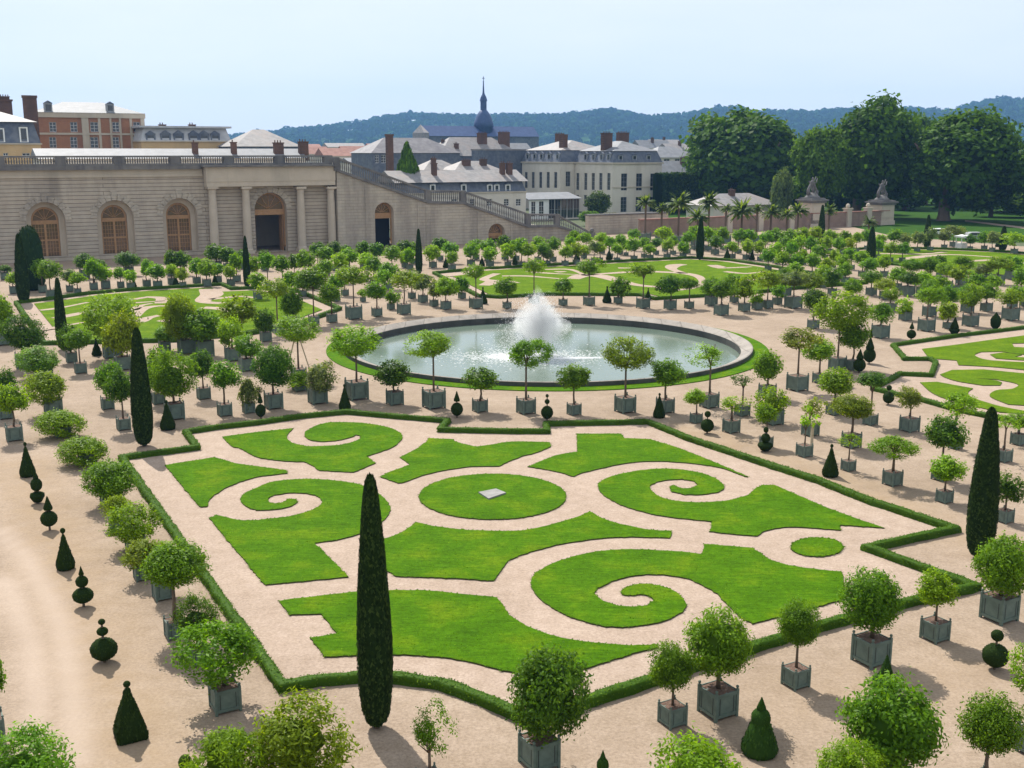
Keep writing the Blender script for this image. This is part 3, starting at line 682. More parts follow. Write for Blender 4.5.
# ------------------------------------------------------------------ tubs (unit: 1 wide, panels .08 -> 1.0)
def tub_panel_mesh(detail=True):
    mb = MB()
    mb.box(-.47, .47, -.47, .47, .10, .94)
    for sx, sy in ((1, 0), (-1, 0), (0, 1), (0, -1)):
        for (z0, z1, p) in ((.10, .22, .495), (.84, .97, .50)):
            if sx: mb.box(min(sx*.462, sx*p), max(sx*.462, sx*p), -.455, .455, z0, z1)
            else: mb.box(-.455, .455, min(sy*.462, sy*p), max(sy*.462, sy*p), z0, z1)
        if detail:                                   # iron strap and hinge
            for t in (-.30, .30):
                if sx: mb.box(min(sx*.46, sx*.478), max(sx*.46, sx*.478), t-.012, t+.012, .22, .84, 1)
                else: mb.box(t-.012, t+.012, min(sy*.46, sy*.478), max(sy*.46, sy*.478), .22, .84, 1)
    return mb
def post_geo(mb, x, y):
    mb.box(x-.048, x+.048, y-.048, y+.048, 0, 1.03)
    mb.lathe([(.02, 1.03), (.022, 1.05), (.048, 1.075), (.056, 1.11), (.045, 1.145), (.012, 1.165)], 8, x, y)
TUB_HI = tub_panel_mesh().mesh("tub", [M['tub'], M['ironwork']])
mb = MB(); post_geo(mb, 0, 0); POST = mb.mesh("corner_post", M['tub'])
mb = MB(); mb.box(-.43, .43, -.43, .43, .86, .90); SOIL = None
def soil_mesh():
    r = np.random.default_rng(2); mb = MB(); n = 6
    V = [(-.44+.88*i/n, -.44+.88*j/n, .955 + r.normal(0, .012)) for j in range(n+1) for i in range(n+1)]
    mb.add(V, [(j*(n+1)+i, j*(n+1)+i+1, (j+1)*(n+1)+i+1, (j+1)*(n+1)+i) for j in range(n) for i in range(n)])
    return mb.mesh("soil", M['soil'])
SOIL = soil_mesh()
mb = tub_panel_mesh(False)
for x in (-.46, .46):
    for y in (-.46, .46): post_geo(mb, x, y)
mb.box(-.43, .43, -.43, .43, .945, .956, 1); TUB_LO = mb.mesh("tub", [M['tub'], M['soil']])

HUE = {'g': (.090, .198, .007), 'l': (.140, .258, .006), 'd': (.050, .125, .009), 'y': (.145, .225, .007), 's': (.110, .160, .055), 'r': (.150, .190, .022)}
HNAME = {'g': 'mid green', 'l': 'lime green', 'd': 'dark green', 'y': 'yellow-green', 's': 'silvery green', 'r': 'reddish green'}
TREES = []
def T(zone, rows):
    for q in rows: TREES.append((zone,) + tuple(q))
# rows: bx, by (tub bottom), top, crown bottom (0 = bushy, sits on the tub), crown width, tub width, hue, kind[, extra label words]
T('front', [
 (539,775,637,737,80,43,'d','round'), (672,730,640,692,46,30,'g','round'), (717,722,607,681,69,41,'g','round'), (795,691,600,651,43,29,'g','round'),
 (870,669,565,632,66,39,'g','round'), (934,644,572,610,35,29,'l','round'), (998,625,527,594,60,37,'g','round')])
T('bottom', [
 (895,812,677,778,98,48,'g','round'), (984,806,695,758,66,36,'g','round'), (1036,762,635,700,58,40,'l','loose'), (698,866,735,830,96,48,'l','round'),
 (845,846,742,800,62,34,'l','bush'), (430,801,700,764,47,30,'g','sparse'), (298,822,694,0,100,50,'y','bush'), (228,822,712,0,78,44,'l','bush'), (22,838,734,0,96,44,'g','bush'), (-7,744,656,706,32,24,'g','round')])
T('lefthedge', [
 (63,438,402,0,44,16,'l','bush'), (88,466,428,0,46,18,'l','bush'), (110,508,456,0,48,18,'g','round'), (118,530,489,0,25,17,'y','bush'), (136,553,500,0,48,20,'l','loose'),
 (144,582,531,0,36,20,'r','bush'), (164,602,546,0,40,22,'g','bush'), (176,641,541,592,68,22,'g','round'), (200,668,597,0,42,22,'d','bush'), (226,716,608,684,80,32,'g','loose')])
T('leftground', [
 (15,442,384,417,29,16,'l','round'), (6,420,369,0,24,14,'d','round'), (54,417,362,0,46,18,'y','bush'), (44,380,345,0,46,18,'g','bush'), (24,369,313,0,43,15,'d','bush'), (4,346,287,0,30,14,'l','bush'),
 (81,374,329,352,24,12,'g','round'), (72,363,324,0,20,11,'d','round'), (112,359,289,0,54,17,'l','loose'), (123,371,312,0,33,16,'y','round'), (108,410,360,395,26,13,'g','round'), (124,431,368,405,27,14,'d','round')])
T('leftmid', [
 (159,405,348,0,28,13,'g','round'), (175,421,350,0,50,20,'g','bush'), (204,400,350,382,24,14,'d','round'), (225,417,361,393,31,15,'g','round'), (249,414,370,0,22,13,'s','bush'),
 (187,355,289,0,38,18,'y','round'), (205,357,309,0,36,19,'g','round'), (165,352,325,345,22,12,'g','round'), (233,362,315,0,28,16,'l','loose'), (247,372,335,0,28,16,'g','bush'), (243,350,290,328,36,14,'y','loose'), (198,372,348,0,26,14,'l','bush'), (300,392,366,0,26,15,'l','bush')])
T('pondfront', [
 (274,410,340,388,43,19,'d','round'), (318,405,357,0,35,20,'s','bush'), (357,401,322,363,49,24,'l','loose'), (395,406,360,390,35,18,'d','round'), (434,410,326,361,46,24,'l','loose'),
 (480,413,367,392,34,16,'g','round'), (526,415,330,370,43,20,'g','loose'), (574,416,364,392,30,15,'g','round'), (625,414,334,376,48,22,'y','loose'), (665,414,359,389,33,19,'g','round'), (709,409,336,369,42,20,'l','sparse')])
T('pondleft', [
 (299,382,313,347,47,16,'l','loose'), (266,342,308,0,20,12,'d','round'), (278,334,275,302,28,11,'y','loose'), (294,328,286,0,22,13,'g','round'), (314,325,266,294,30,11,'g','round'), (332,323,283,305,22,11,'g','round'),
 (354,320,262,289,33,17,'y','loose'), (377,317,281,302,22,11,'g','round'), (363,302,288,299,8,5,'l','round'), (391,310,287,0,15,8,'g','bush'), (404,315,266,291,31,14,'y','loose'), (412,299,270,287,18,8,'g','round'), (423,303,273,290,18,10,'s','round'), (434,307,281,297,14,9,'s','round'), (446,310,277,299,24,11,'l','round')])
T('pondback', [
 (462,299,275,0,14,8,'d','round'), (476,309,262,281,20,14,'l','loose'), (507,309,277,298,22,9,'g','round'), (534,304,256,276,20,11,'l','loose'), (563,306,277,292,16,9,'g','round'), (589,306,256,277,25,12,'g','loose'), (618,304,275,296,18,9,'d','round'),
 (643,309,260,279,26,14,'l','loose'), (670,310,275,297,24,13,'d','round'), (689,309,277,291,19,10,'g','round')])
T('pondright', [
 (711,306,277,298,20,13,'g','round'), (721,316,274,300,32,15,'g','bush'), (734,303,272,289,18,9,'g','round'), (744,312,276,298,18,12,'y','round'), (757,310,291,0,14,11,'l','bush'), (767,309,266,292,28,12,'y','loose'), (777,305,284,0,14,10,'g','bush'), (793,309,270,291,28,18,'s','bush'),
 (813,329,288,314,26,12,'d','round'), (837,371,287,340,54,18,'l','loose'), (852,371,322,353,28,15,'g','round'), (880,339,296,323,27,18,'g','bush'), (797,392,324,353,37,22,'r','loose'), (819,384,338,364,30,14,'l','round'), (834,416,368,399,35,17,'l','round'), (870,426,372,389,28,15,'d','round'), (767,399,351,384,30,18,'g','round')])
T('rightground', [
 (696,424,389,406,22,13,'l','round'), (731,434,392,414,32,18,'l','sparse'), (742,417,372,389,24,16,'d','sparse'), (773,426,385,0,32,21,'l','loose'), (766,448,403,425,22,14,'l','round'), (804,458,405,433,18,17,'l','sparse'), (810,437,392,420,29,18,'r','sparse'),
 (848,472,427,447,21,15,'l','sparse'), (851,449,394,422,43,20,'y','round'), (892,487,429,459,43,20,'l','loose'), (944,504,456,484,32,17,'l','round'), (941,482,416,453,36,20,'d','round'), (909,433,384,409,27,20,'r','bush'), (955,450,388,418,34,14,'l','loose'), (1003,463,410,429,26,17,'l','sparse'), (1018,446,412,432,28,16,'l','bush'), (1004,524,470,504,31,18,'d','bush')])
T('farright', [
 (905,321,298,0,18,13,'l','bush'), (926,332,284,308,28,17,'l','loose'), (929,317,278,305,22,14,'g','round'), (948,317,285,305,20,12,'g','round'), (947,329,300,318,18,9,'y','round'), (970,327,284,313,24,16,'l','bush'), (967,313,283,303,20,13,'g','round'), (986,312,283,302,20,12,'g','round'), (1010,321,288,308,26,17,'y','loose'), (1012,308,284,300,16,10,'g','round'), (1024,307,281,298,18,9,'l','bush'),
 (907,297,271,286,20,15,'d','round'), (912,284,258,273,20,11,'g','round'), (930,284,256,274,20,11,'g','round'), (946,290,262,278,22,12,'l','round'), (961,285,256,272,20,11,'g','round'), (958,293,264,280,18,11,'y','round'), (983,283,262,275,16,12,'s','round'), (997,285,256,272,24,14,'y','round'), (1011,280,254,271,18,12,'g','round'), (1020,300,266,284,18,12,'g','round'), (885,300,278,292,22,12,'y','round'), (871,296,270,286,22,11,'g','round'), (853,305,279,296,20,12,'g','round'), (890,312,285,303,20,12,'l','loose'), (870,280,256,270,16,9,'g','round')])
T('rightrows', [
 (785,297,268,288,22,12,'g','round'), (812,299,272,291,22,11,'y','round'), (832,295,268,287,18,9,'d','round'), (845,283,262,276,13,8,'g','round'),
 (776,264,242,256,13,7,'l','round'), (791,264,240,255,13,7,'g','round'), (803,265,248,259,10,6,'l','round'), (818,268,243,257,14,7,'g','round'), (833,268,249,260,11,6,'l','round'), (851,270,246,260,13,7,'g','round'), (862,277,250,264,14,8,'g','round'), (884,277,254,268,13,8,'l','round'),
 (775,255,228,241,15,7,'g','round'), (789,254,229,242,12,6,'g','round'), (803,254,227,241,15,7,'l','round'), (815,252,226,239,12,6,'y','round'), (830,253,229,240,13,6,'l','round'), (843,254,229,242,12,6,'g','round'), (856,253,231,242,10,6,'l','round'), (867,250,228,240,12,6,'g','round'), (880,252,233,244,10,6,'l','round'), (893,253,228,241,13,6,'g','round'), (905,254,232,244,11,6,'s','round'), (917,252,230,243,12,6,'s','round'), (930,251,226,240,10,6,'s','round'),
 (783,259,235,248,13,7,'g','round'), (797,259,234,248,13,7,'l','round'), (810,260,236,250,12,7,'g','round'), (825,259,236,248,12,6,'l','round'), (838,260,237,249,12,6,'g','round'), (849,259,236,248,11,6,'y','round'), (878,259,238,249,12,6,'g','round'), (890,262,241,253,12,6,'l','round'), (902,262,241,253,12,6,'g','round'),
 (768,271,247,262,14,7,'g','round'), (782,274,250,264,14,7,'l','round'), (797,275,252,266,14,7,'g','round'), (812,276,253,267,13,7,'g','round'), (826,279,256,270,13,7,'y','round'), (842,277,254,268,13,7,'l','round'), (795,288,262,279,16,8,'g','round'), (822,288,264,279,14,8,'l','round'),
 (944,249,229,241,11,6,'s','round'), (953,247,223,238,20,7,'s','loose'), (984,250,230,242,12,6,'g','round'), (992,252,231,243,12,6,'s','round'), (1014,254,228,244,18,7,'y','loose'), (970,250,234,244,8,5,'d','round')])
T('farright', [(897,290,266,281,18,9,'g','round'), (921,294,270,285,18,10,'l','round'), (936,300,274,290,18,10,'g','round'), (975,296,272,286,17,9,'g','round'), (940,276,254,267,15,8,'d','round'), (992,297,274,288,16,9,'l','round')])
T('rightground', [(924,404,380,395,17,9,'g','round')][:0])
T('midrow', [   # the rows between far lawn and the wall, middle of the picture
 (521,267,236,253,15,7,'g','round'), (528,268,243,256,13,7,'l','round'), (538,262,236,250,13,7,'l','round'), (543,266,241,254,14,7,'g','round'), (553,262,237,250,12,7,'g','round'), (547,266,248,259,11,7,'s','round'), (565,266,244,257,12,7,'l','round'),
 (570,257,236,247,11,6,'l','round'), (576,265,241,255,14,7,'y','round'), (584,259,244,254,11,6,'l','round'), (574,253,229,241,11,6,'g','round'), (586,254,231,243,12,6,'l','round'), (594,262,240,252,10,6,'s','round'), (600,262,241,253,11,6,'l','round'), (602,254,231,243,12,6,'l','round'), (610,258,235,248,11,6,'g','round'),
 (617,262,242,253,11,6,'l','round'), (620,255,233,245,12,6,'g','round'), (626,256,240,250,7,5,'d','round'), (634,261,236,251,13,7,'l','round'), (633,251,228,239,11,6,'g','round'), (644,258,236,248,11,6,'g','round'), (650,260,243,253,11,7,'l','round'), (656,255,238,247,10,6,'d','round'), (665,252,225,239,14,6,'l','round'), (667,259,238,250,11,7,'l','round'), (673,255,235,246,10,6,'g','round'),
 (683,258,240,252,11,7,'g','round'), (687,254,231,243,12,7,'g','round'), (694,250,224,238,13,6,'g','round'), (708,251,225,239,15,7,'l','round'), (715,255,235,247,14,8,'d','round'), (723,250,225,239,13,6,'g','round'), (732,259,240,251,12,7,'l','round'), (738,254,228,241,12,7,'g','round'), (746,260,239,252,12,7,'l','round'), (750,254,228,240,13,7,'g','round'), (760,261,240,253,11,6,'l','round'), (765,256,230,243,12,6,'g','round')])
T('stairrow', [ # below the staircase wall
 (392,273,244,260,15,8,'g','round'), (405,268,249,262,13,7,'l','round'), (410,270,246,262,13,7,'g','round'), (433,268,243,259,15,8,'l','round'), (452,271,250,262,11,8,'l','round'), (471,266,242,258,14,8,'g','round'), (490,267,245,259,13,8,'l','round'), (508,267,241,257,13,7,'l','round'),
 (404,264,239,253,13,7,'d','round'), (413,264,241,254,12,7,'g','round'), (440,261,236,250,14,7,'d','round'), (451,264,241,254,14,7,'g','round'), (476,260,239,251,13,7,'g','round'), (488,262,238,252,15,7,'g','round'), (505,260,234,248,13,7,'d','round'), (516,261,238,250,11,7,'g','round'), (388,290,262,278,18,9,'g','round')])
T('wallmid', [  # dense rows below the columns
 (268,288,251,268,14,8,'g','round'), (283,290,253,270,16,8,'g','round'), (295,286,252,268,12,8,'d','round'), (306,288,250,268,17,9,'g','round'), (326,276,245,260,15,8,'g','round'), (326,290,258,273,14,8,'g','round'), (342,283,252,268,16,8,'l','round'), (350,278,247,263,16,8,'g','round'), (365,281,251,266,16,8,'l','round'), (374,286,255,271,16,8,'g','round'),
 (318,272,241,256,14,8,'d','round'), (335,271,240,255,14,8,'d','round'), (346,270,244,257,11,8,'d','round'), (364,269,241,255,13,8,'d','round'), (377,270,241,256,14,8,'d','round'), (258,300,272,287,16,9,'l','round'), (290,302,270,288,16,9,'g','round'), (303,297,270,286,14,8,'d','round'), (336,302,272,289,15,9,'g','round'), (345,296,268,284,15,8,'l','round'), (382,296,268,284,15,8,'g','round'), (320,284,262,276,12,8,'l','round')])
T('wallleft', [
 (14,294,271,284,13,8,'l','round'), (43,293,257,276,15,8,'g','round'), (51,298,260,282,22,9,'g','round'), (70,292,268,281,14,7,'s','round'), (78,295,271,284,14,7,'l','round'), (94,290,257,275,15,8,'g','round'), (106,289,264,280,16,9,'l','round'), (121,288,266,278,11,7,'g','round'),
 (131,290,268,281,12,8,'l','round'), (147,287,259,276,13,8,'g','round'), (158,289,262,277,18,9,'g','round'), (172,285,263,275,12,8,'l','round'), (183,288,267,280,11,7,'y','round'), (197,284,256,273,15,8,'g','round'), (207,287,259,276,17,9,'l','round'), (218,283,262,274,13,8,'g','round'), (231,286,264,278,11,8,'l','round'), (237,282,251,269,14,8,'g','round'), (255,286,256,272,13,8,'l','round')])
T('wallback', [
 (5,285,264,277,12,8,'d','round'), (85,284,253,272,21,10,'d','round'), (100,284,258,273,14,9,'d','round'), (129,281,251,268,22,10,'d','round'), (171,281,250,268,14,9,'d','round'), (181,281,249,267,16,9,'d','round'), (217,275,243,262,18,10,'d','round'), (228,276,247,264,16,9,'d','round'), (244,274,249,263,12,8,'d','round'), (265,276,249,262,12,8,'d','round')])
ZONE = {'front': 'in front row below big hedge', 'bottom': 'cut by the bottom edge', 'lefthedge': 'in line along left hedge', 'leftground': 'on far left gravel',
 'leftmid': 'in group left of pond', 'pondfront': 'in row before pond', 'pondleft': 'behind pond\'s left end', 'pondback': 'along pond\'s far rim', 'pondright': 'right of the pond',
 'rightground': 'right of the big hedge', 'farright': 'behind the right parterre', 'rightrows': 'in the far right rows', 'midrow': 'beyond the far lawn',
 'stairrow': 'below the staircase wall', 'wallmid': 'below the stone columns', 'wallleft': 'before the orangery arches', 'wallback': 'against the orangery wall'}
def ordinal(n):
    w = ['first','second','third','fourth','fifth','sixth','seventh','eighth','ninth','tenth','eleventh','twelfth','thirteenth','fourteenth','fifteenth','sixteenth','seventeenth','eighteenth','nineteenth','twentieth']
    if n <= 20: return w[n-1]
    t = {2: 'twenty', 3: 'thirty', 4: 'forty'}[n//10]
    return t + '-' + w[n % 10 - 1] if n % 10 else {2: 'twentieth', 3: 'thirtieth', 4: 'fortieth'}[n//10]
order = {}
for z in ZONE:
    q = sorted([t for t in TREES if t[0] == z], key=lambda t: t[1])
    for i, t in enumerate(q): order[id(t)] = (i+1, len(q))
def potted(t, i):
    z, bx, by, top, cb, cw, tw, hue, kind = t[:9]
    if z == 'wallback': by -= 5
    g = G(bx, by); s = scale_at(g); a = az_of(bx, by); rel = AX - a
    wt = tw / s / (abs(math.cos(rel)) + abs(math.sin(rel)))
    wt = max(.5, wt)
    dd = wt*.62; g = g + Vector((math.sin(a), math.cos(a), 0))*dd
    s = scale_at(g); ht = height_at(g, top); R = cw/2/s*(1.06 if cw >= 38 else (1.12 if cw >= 19 else 1.27))*(1.15 if kind in ('loose', 'sparse') else 1.0)
    ht -= .06*R
    tubh = min(wt*1.0, 1.25)
    zb = height_at(g, cb) if cb else tubh*1.02
    zb = max(zb + ((.10 if cw >= 19 else -.12)*R if cb else 0), tubh*1.0); zb = min(zb, ht - R*.9)
    if cb == 0: zb = max(tubh*(.12 if z == 'lefthedge' else .28), min(tubh*.8, ht - R*1.6)); R *= 1.12 if z == 'lefthedge' else 1.0
    n, tot = order[id(t)]
    shp = {'round': 'round-headed', 'loose': 'loose-crowned', 'bush': 'bushy', 'sparse': 'thin-leaved'}[kind]
    side = f"{ordinal(n)} from the left" if n <= (tot+1)//2 else (f"{ordinal(tot-n+1)} from the right")
    side = side.replace('first from the left', 'leftmost').replace('first from the right', 'rightmost') if 'twenty-first' not in side else side
    lab = f"{HNAME[hue]} {shp} tub tree {ZONE[z]}, {side}"
    root = empty("potted_orange_tree", g, ROT, lab, "potted tree", "orange trees in square tubs")
    near = cw >= 40 or by > 400
    r = random.Random(i)
    c = HUE[hue]; k = r.uniform(.85, 1.15)*(1.2 if cw < 19 else 1.0); col = (c[0]*k*r.uniform(.9, 1.12), c[1]*k, c[2]*k, 1)
    if near:
        tb = link("tub", TUB_HI, root, scale=(wt, wt, tubh)); link("soil", SOIL, tb)
        for x in (-.46, .46):
            for y in (-.46, .46): link("corner_post", POST, tb, loc=(x, y, 0))
    else: link("tub", TUB_LO, root, scale=(wt, wt, tubh))
    lod = 'near' if cw >= 38 else ('mid' if cw >= 19 else 'far')
    ns = {'near': 2 if kind == 'sparse' else 4, 'mid': 5, 'far': 4}[lod]
    me = CR[(kind, lod, r.randrange(ns))]
    co = link("crown", me, root, loc=(0, 0, zb), rz=r.uniform(0, 6.28), scale=(R*r.uniform(.95, 1.09), R*r.uniform(.95, 1.09), ht-zb), color=col)
    co.rotation_euler[0] = r.uniform(-.09, .09); co.rotation_euler[1] = r.uniform(-.09, .09)
    zc = zb + (ht-zb)*.62; thick = (ht*.95 if ht > 2 else 1.6)
    tk = link("trunk", TR[r.randrange(5)], root, loc=(0, 0, tubh*.9), rz=r.uniform(0, 6.28)); L0 = zc - tubh*.9; f = .62
    full = (zb - tubh*.9 + .15*(ht-zb))/.58 if zb > tubh*1.1 else L0/.9
    full = max(full, .5); full = min(full, (ht-tubh)*.95)
    q = max(.9, R*.95/.22*.6)*1.0
    tk.scale = (max(1.1, min(2.3, R*2.0)),)*2 + (full,)
    return root
for i, t in enumerate(TREES): potted(t, i)
TREEN = len(TREES)
# wooden prop stakes round the young tree behind the silvery bush
for (x0, y0, x1, y1) in ((299, 331, 291, 356), (300, 331, 309, 358)):
    g = G(299, 382); s = scale_at(g); 
    a = Vector(((x0-299)/s, 0, height_at(g, y0))); b = Vector(((x1-299)/s, 0, height_at(g, y1+4)-.0))
    e = b + (b-a)*(b.z/(max(.1, a.z-b.z)))*.98
    mb = MB(); mb.tube([a, e], [.045, .05], 6)
    tag(mb.build("wooden_prop", M['stake'], loc=(g.x, g.y-.3, 0)), "pale slanting wooden prop " + ("on the left" if x1 < 299 else "on the right") + " of the lime tree near the pond", "prop", "wooden props of one young tree")
g = G(811, 455); mb = MB(); mb.box(-.07, .07, -.05, .05, 0, 1.9)
tag(mb.build("wooden_stake", M['stake'], loc=(g.x, g.y, 0)), "pale yellow wooden stake upright beside a thin young tub tree", "stake")

# ================================================================== TOPIARY
def clipped(prof, seg=22, nl=900, leaf=.07, seed=1, square=False, jit=.02):
    r = np.random.default_rng(seed)
    V, Q = lathe_q(prof, seg, jit, r=r)
    if square:
        ang = np.arctan2(V[:, 1], V[:, 0]); k = 1/np.maximum(abs(np.cos(ang)), abs(np.sin(ang))); V[:, :2] *= (k**.92)[:, None]*.86
    A, B, C, D = (V[Q[:, i]] for i in range(4)); nr = np.cross(C-A, D-B); ar = np.linalg.norm(nr, axis=1); nr = unit(nr)
    idx = r.choice(len(Q), nl, p=ar/ar.sum()); u = r.random((nl, 1)); v = r.random((nl, 1))
    c = (A[idx]*(1-u)+B[idx]*u)*(1-v)+(D[idx]*(1-u)+C[idx]*u)*v
    LV, LQ = leaves(c + nr[idx]*r.uniform(-.3, .35, (nl, 1))*leaf, unit(nr[idx]+r.normal(0, .5, (nl, 3))), leaf*r.uniform(.6, 1.3, nl), leaf*.6, r)
    V2, Q2, va = join_q([(V, Q, .3), (LV, LQ, r.random(nl))]); return quad_mesh("clipped", V2, Q2, va, M['yew'])
def ballprof(r=1, n=9, squash=1.0): return [(max(.02, r*math.sin(t)), -r*squash*math.cos(t)) for t in np.linspace(.02, math.pi-.02, n)]
BALL = clipped(ballprof(n=14), 24, 1500, .11, 1); BALLS = clipped(ballprof(n=8), 12, 260, .22, 2)
CONE = clipped([(.02, 0), (.86, .0), (.98, .06), (1.0, .14), (.8, .32), (.58, .52), (.36, .72), (.15, .92), (.03, 1.0)], 24, 1800, .10, 3)
PYR = clipped([(.02, 0), (.9, .0), (1.0, .05), (1.0, .15), (.82, .32), (.6, .52), (.38, .72), (.18, .92), (.05, 1.0)], 32, 2400, .09, 4, True)
CONES = clipped([(.02, 0), (.95, .02), (1.0, .14), (.6, .5), (.15, .92), (.03, 1.0)], 10, 260, .2, 5)
DISH = clipped([(.02, .5), (.55, .0), (1.0, .55), (.95, .8), (.3, 1.0), (.02, 1.0)], 20, 900, .12, 6)
mb = MB(); mb.tube([(0, 0, 0), (.0, .0, .5), (0, 0, 1)], [1, .8, .7], 7); STEM = mb.mesh("trunk", M['bark'])
YEW = (.020, .040, .008, 1)
# tiers: (shape, centre row fraction of total height from bottom .. top, width px)
def topiary(bx, by, top, tiers, label, col=YEW, small=False):
    g = G(bx, by); s0 = scale_at(g); a = az_of(bx, by); wmax = max(t[3] for t in tiers)/s0
    g = g + Vector((math.sin(a), math.cos(a), 0))*wmax*.18
    s = scale_at(g); ht = height_at(g, top)
    root = empty("clipped_topiary", g, ROT, label, "topiary", "clipped yew topiaries")
    for sh, z0, z1, wpx in tiers:
        R = wpx/2/s; a0, a1 = z0*ht, z1*ht
        if sh == 'ball': link("clipped_ball", BALLS if small else BALL, root, loc=(0, 0, (a0+a1)/2), scale=(R, R, (a1-a0)/2), color=col)
        elif sh == 'cone': link("clipped_cone", CONES if small else CONE, root, loc=(0, 0, a0), scale=(R, R, a1-a0), color=col)
        elif sh == 'pyr': link("clipped_pyramid", PYR, root, loc=(0, 0, a0), scale=(R, R, a1-a0), color=col)
        elif sh == 'dish': link("clipped_dish", DISH, root, loc=(0, 0, a0), scale=(R, R, a1-a0), color=col)
    zt = max(t[1] for t in tiers)*ht + .02
    link("trunk", STEM, root, scale=(.05, .05, zt)); return root
B3 = lambda w: [('ball', .06, .55, w), ('ball', .62, .81, w*.42), ('ball', .87, 1.0, w*.26)]
BC = lambda w: [('ball', .07, .56, w), ('cone', .62, 1.0, w*.5)]
CB = lambda w: [('cone', .02, .90, w), ('ball', .88, 1.0, w*.2)]
B2 = lambda w: [('ball', .07, .64, w), ('ball', .72, 1.0, w*.48)]
topiary(131, 740, 681, [('pyr', .0, .90, 34), ('ball', .89, 1.0, 7)], "dark faceted pyramid topiary with a tiny ball on top, nearest on the left gravel")
topiary(105, 664, 619, B3(26), "topiary of one large dark ball carrying two small balls, left gravel")
topiary(84, 608, 566, [('ball', .10, .46, 20), ('ball', .48, .76, 12), ('cone', .78, 1.0, 5)], "topiary of stacked bulbs with a pointed tip, left gravel")
topiary(66, 570, 528, [('cone', .02, .88, 18), ('ball', .87, 1.0, 5)], "slim cone topiary with a small ball tip between two stacked ones, left gravel")
topiary(50, 531, 496, [('ball', .12, .56, 16), ('cone', .60, 1.0, 8.5)], "topiary of a round ball with a small cone on top, left gravel")
topiary(38, 504, 471, [('dish', .05, .36, 14), ('ball', .38, .78, 11), ('cone', .78, 1.0, 5)], "topiary with a flat dish, a ball and a tip, left gravel")
topiary(28, 477, 442, CB(15), "plain cone topiary farthest up the left gravel row")
topiary(168, 430, 400, CB(15), "dark cone topiary standing against a tub beside the tall left cypress")
topiary(261, 419, 393, BC(10), "small ball and cone topiary at the left of the row before the pond")
topiary(345, 410, 384, CB(12), "cone topiary in the row before the pond, beside the tall lime tub tree")
topiary(457, 418, 391, BC(12), "ball topiary with a cone hat, between two tubs before the pond")
topiary(547, 421, 394, B3(12), "triple ball topiary before the pond, in line with the fountain")
topiary(659, 418, 393, CB(12), "cone topiary before the right part of the pond")
topiary(707, 434, 411, B2(13), "two ball topiary by the upper right hedge, nearest the pond")
topiary(765, 452, 427, [('dish', .05, .38, 15), ('ball', .36, .74, 9), ('ball', .76, 1.0, 5)], "topiary with a flat base and small balls by the upper right hedge")
topiary(830, 477, 444, CB(16), "broad dark cone topiary by the upper right hedge")
topiary(888, 405, 385, B2(11), "ball topiary beside the corner of the right parterre hedge")
topiary(869, 364, 329, [('ball', .04, .45, 12), ('cone', .42, .78, 8), ('cone', .76, 1.0, 4)], "tiered dark topiary right of the large lime tub tree")
topiary(859, 373, 349, [('ball', .05, .6, 12), ('cone', .58, 1.0, 7)], "squat dark ball topiary with a point, right of the pond")
topiary(911, 340, 322, BC(9), "small ball topiary before the back tubs, leftmost beyond the right parterre")
topiary(954, 335, 317, [('dish', .05, .4, 10), ('cone', .35, 1.0, 8)], "small vase shaped topiary beyond the right parterre")
topiary(995, 330, 312, [('ball', .04, .85, 10), ('cone', .75, 1.0, 5)], "small oval topiary beyond the right parterre, rightmost of three")
topiary(994, 671, 630, B2(25), "dark two ball topiary among the tubs at lower right")
topiary(759, 756, 697, [('cone', .0, .92, 36), ('ball', .06, .42, 29), ('ball', .45, .80, 19), ('cone', .78, 1.0, 9)], "shaggy pointed green topiary in the lower right gravel", (.03, .075, .012, 1))
topiary(884, 702, 655, [('ball', .03, .62, 25), ('cone', .5, 1.0, 14)], "dark topiary half hidden behind the large tub tree at lower right", (.026, .065, .012, 1))
topiary(602, 806, 750, [('ball', .04, .6, 22), ('ball', .58, .86, 12), ('cone', .82, 1.0, 6)], "topiary with only its small tip showing at the bottom edge", (.03, .075, .012, 1))
topiary(188, 806, 755, [('ball', .04, .7, 22), ('ball', .7, 1.0, 13)], "topiary with only its head showing at the bottom edge left", (.05, .09, .012, 1))
FT = [(95,289,279,'left of'), (134,288,277,''), (176,286,274,''), (215,284,273,''), (97,356,338,''), (446,268,256,''), (482,266,256,''), (515,265,254,''), (577,261,249,''), (609,260,248,''), (607,303,286,''), (483,304,287,''), (727,260,247,''), (752,260,250,''), (823,270,260,''), (648,300,288,''), (998,247,238,'')]
FTL = ["tiny dark cone topiary before the first orangery arch", "tiny dark cone topiary between the orangery arches", "tiny dark cone topiary before the third orangery arch", "tiny dark cone topiary left of the columns", "dark cone topiary between tubs on the far left gravel",
 "tiny dark topiary right of the thin cypress below the stairs", "tiny round based topiary below the small stair arch", "tiny dark cone right of the small stair arch", "tiny dark topiary beyond the far lawn, left of centre", "tiny dark topiary beyond the far lawn, at centre", "dark cone topiary at the near edge of the far lawn", "dark cone topiary behind the pond, left of the fountain",
 "tiny dark topiary beyond the far lawn, right of its cypress", "tiny dark topiary beyond the far lawn, far right end", "tiny dark ball topiary in the far right rows", "small dark topiary by the tall tub tree on the far rim", "tiny dark topiary before the farthest white kiosk"]
for (x, y, t, _), lb in zip(FT, FTL): topiary(x, y, t, CB(max(6, (y-t)*.55)), lb, small=True)

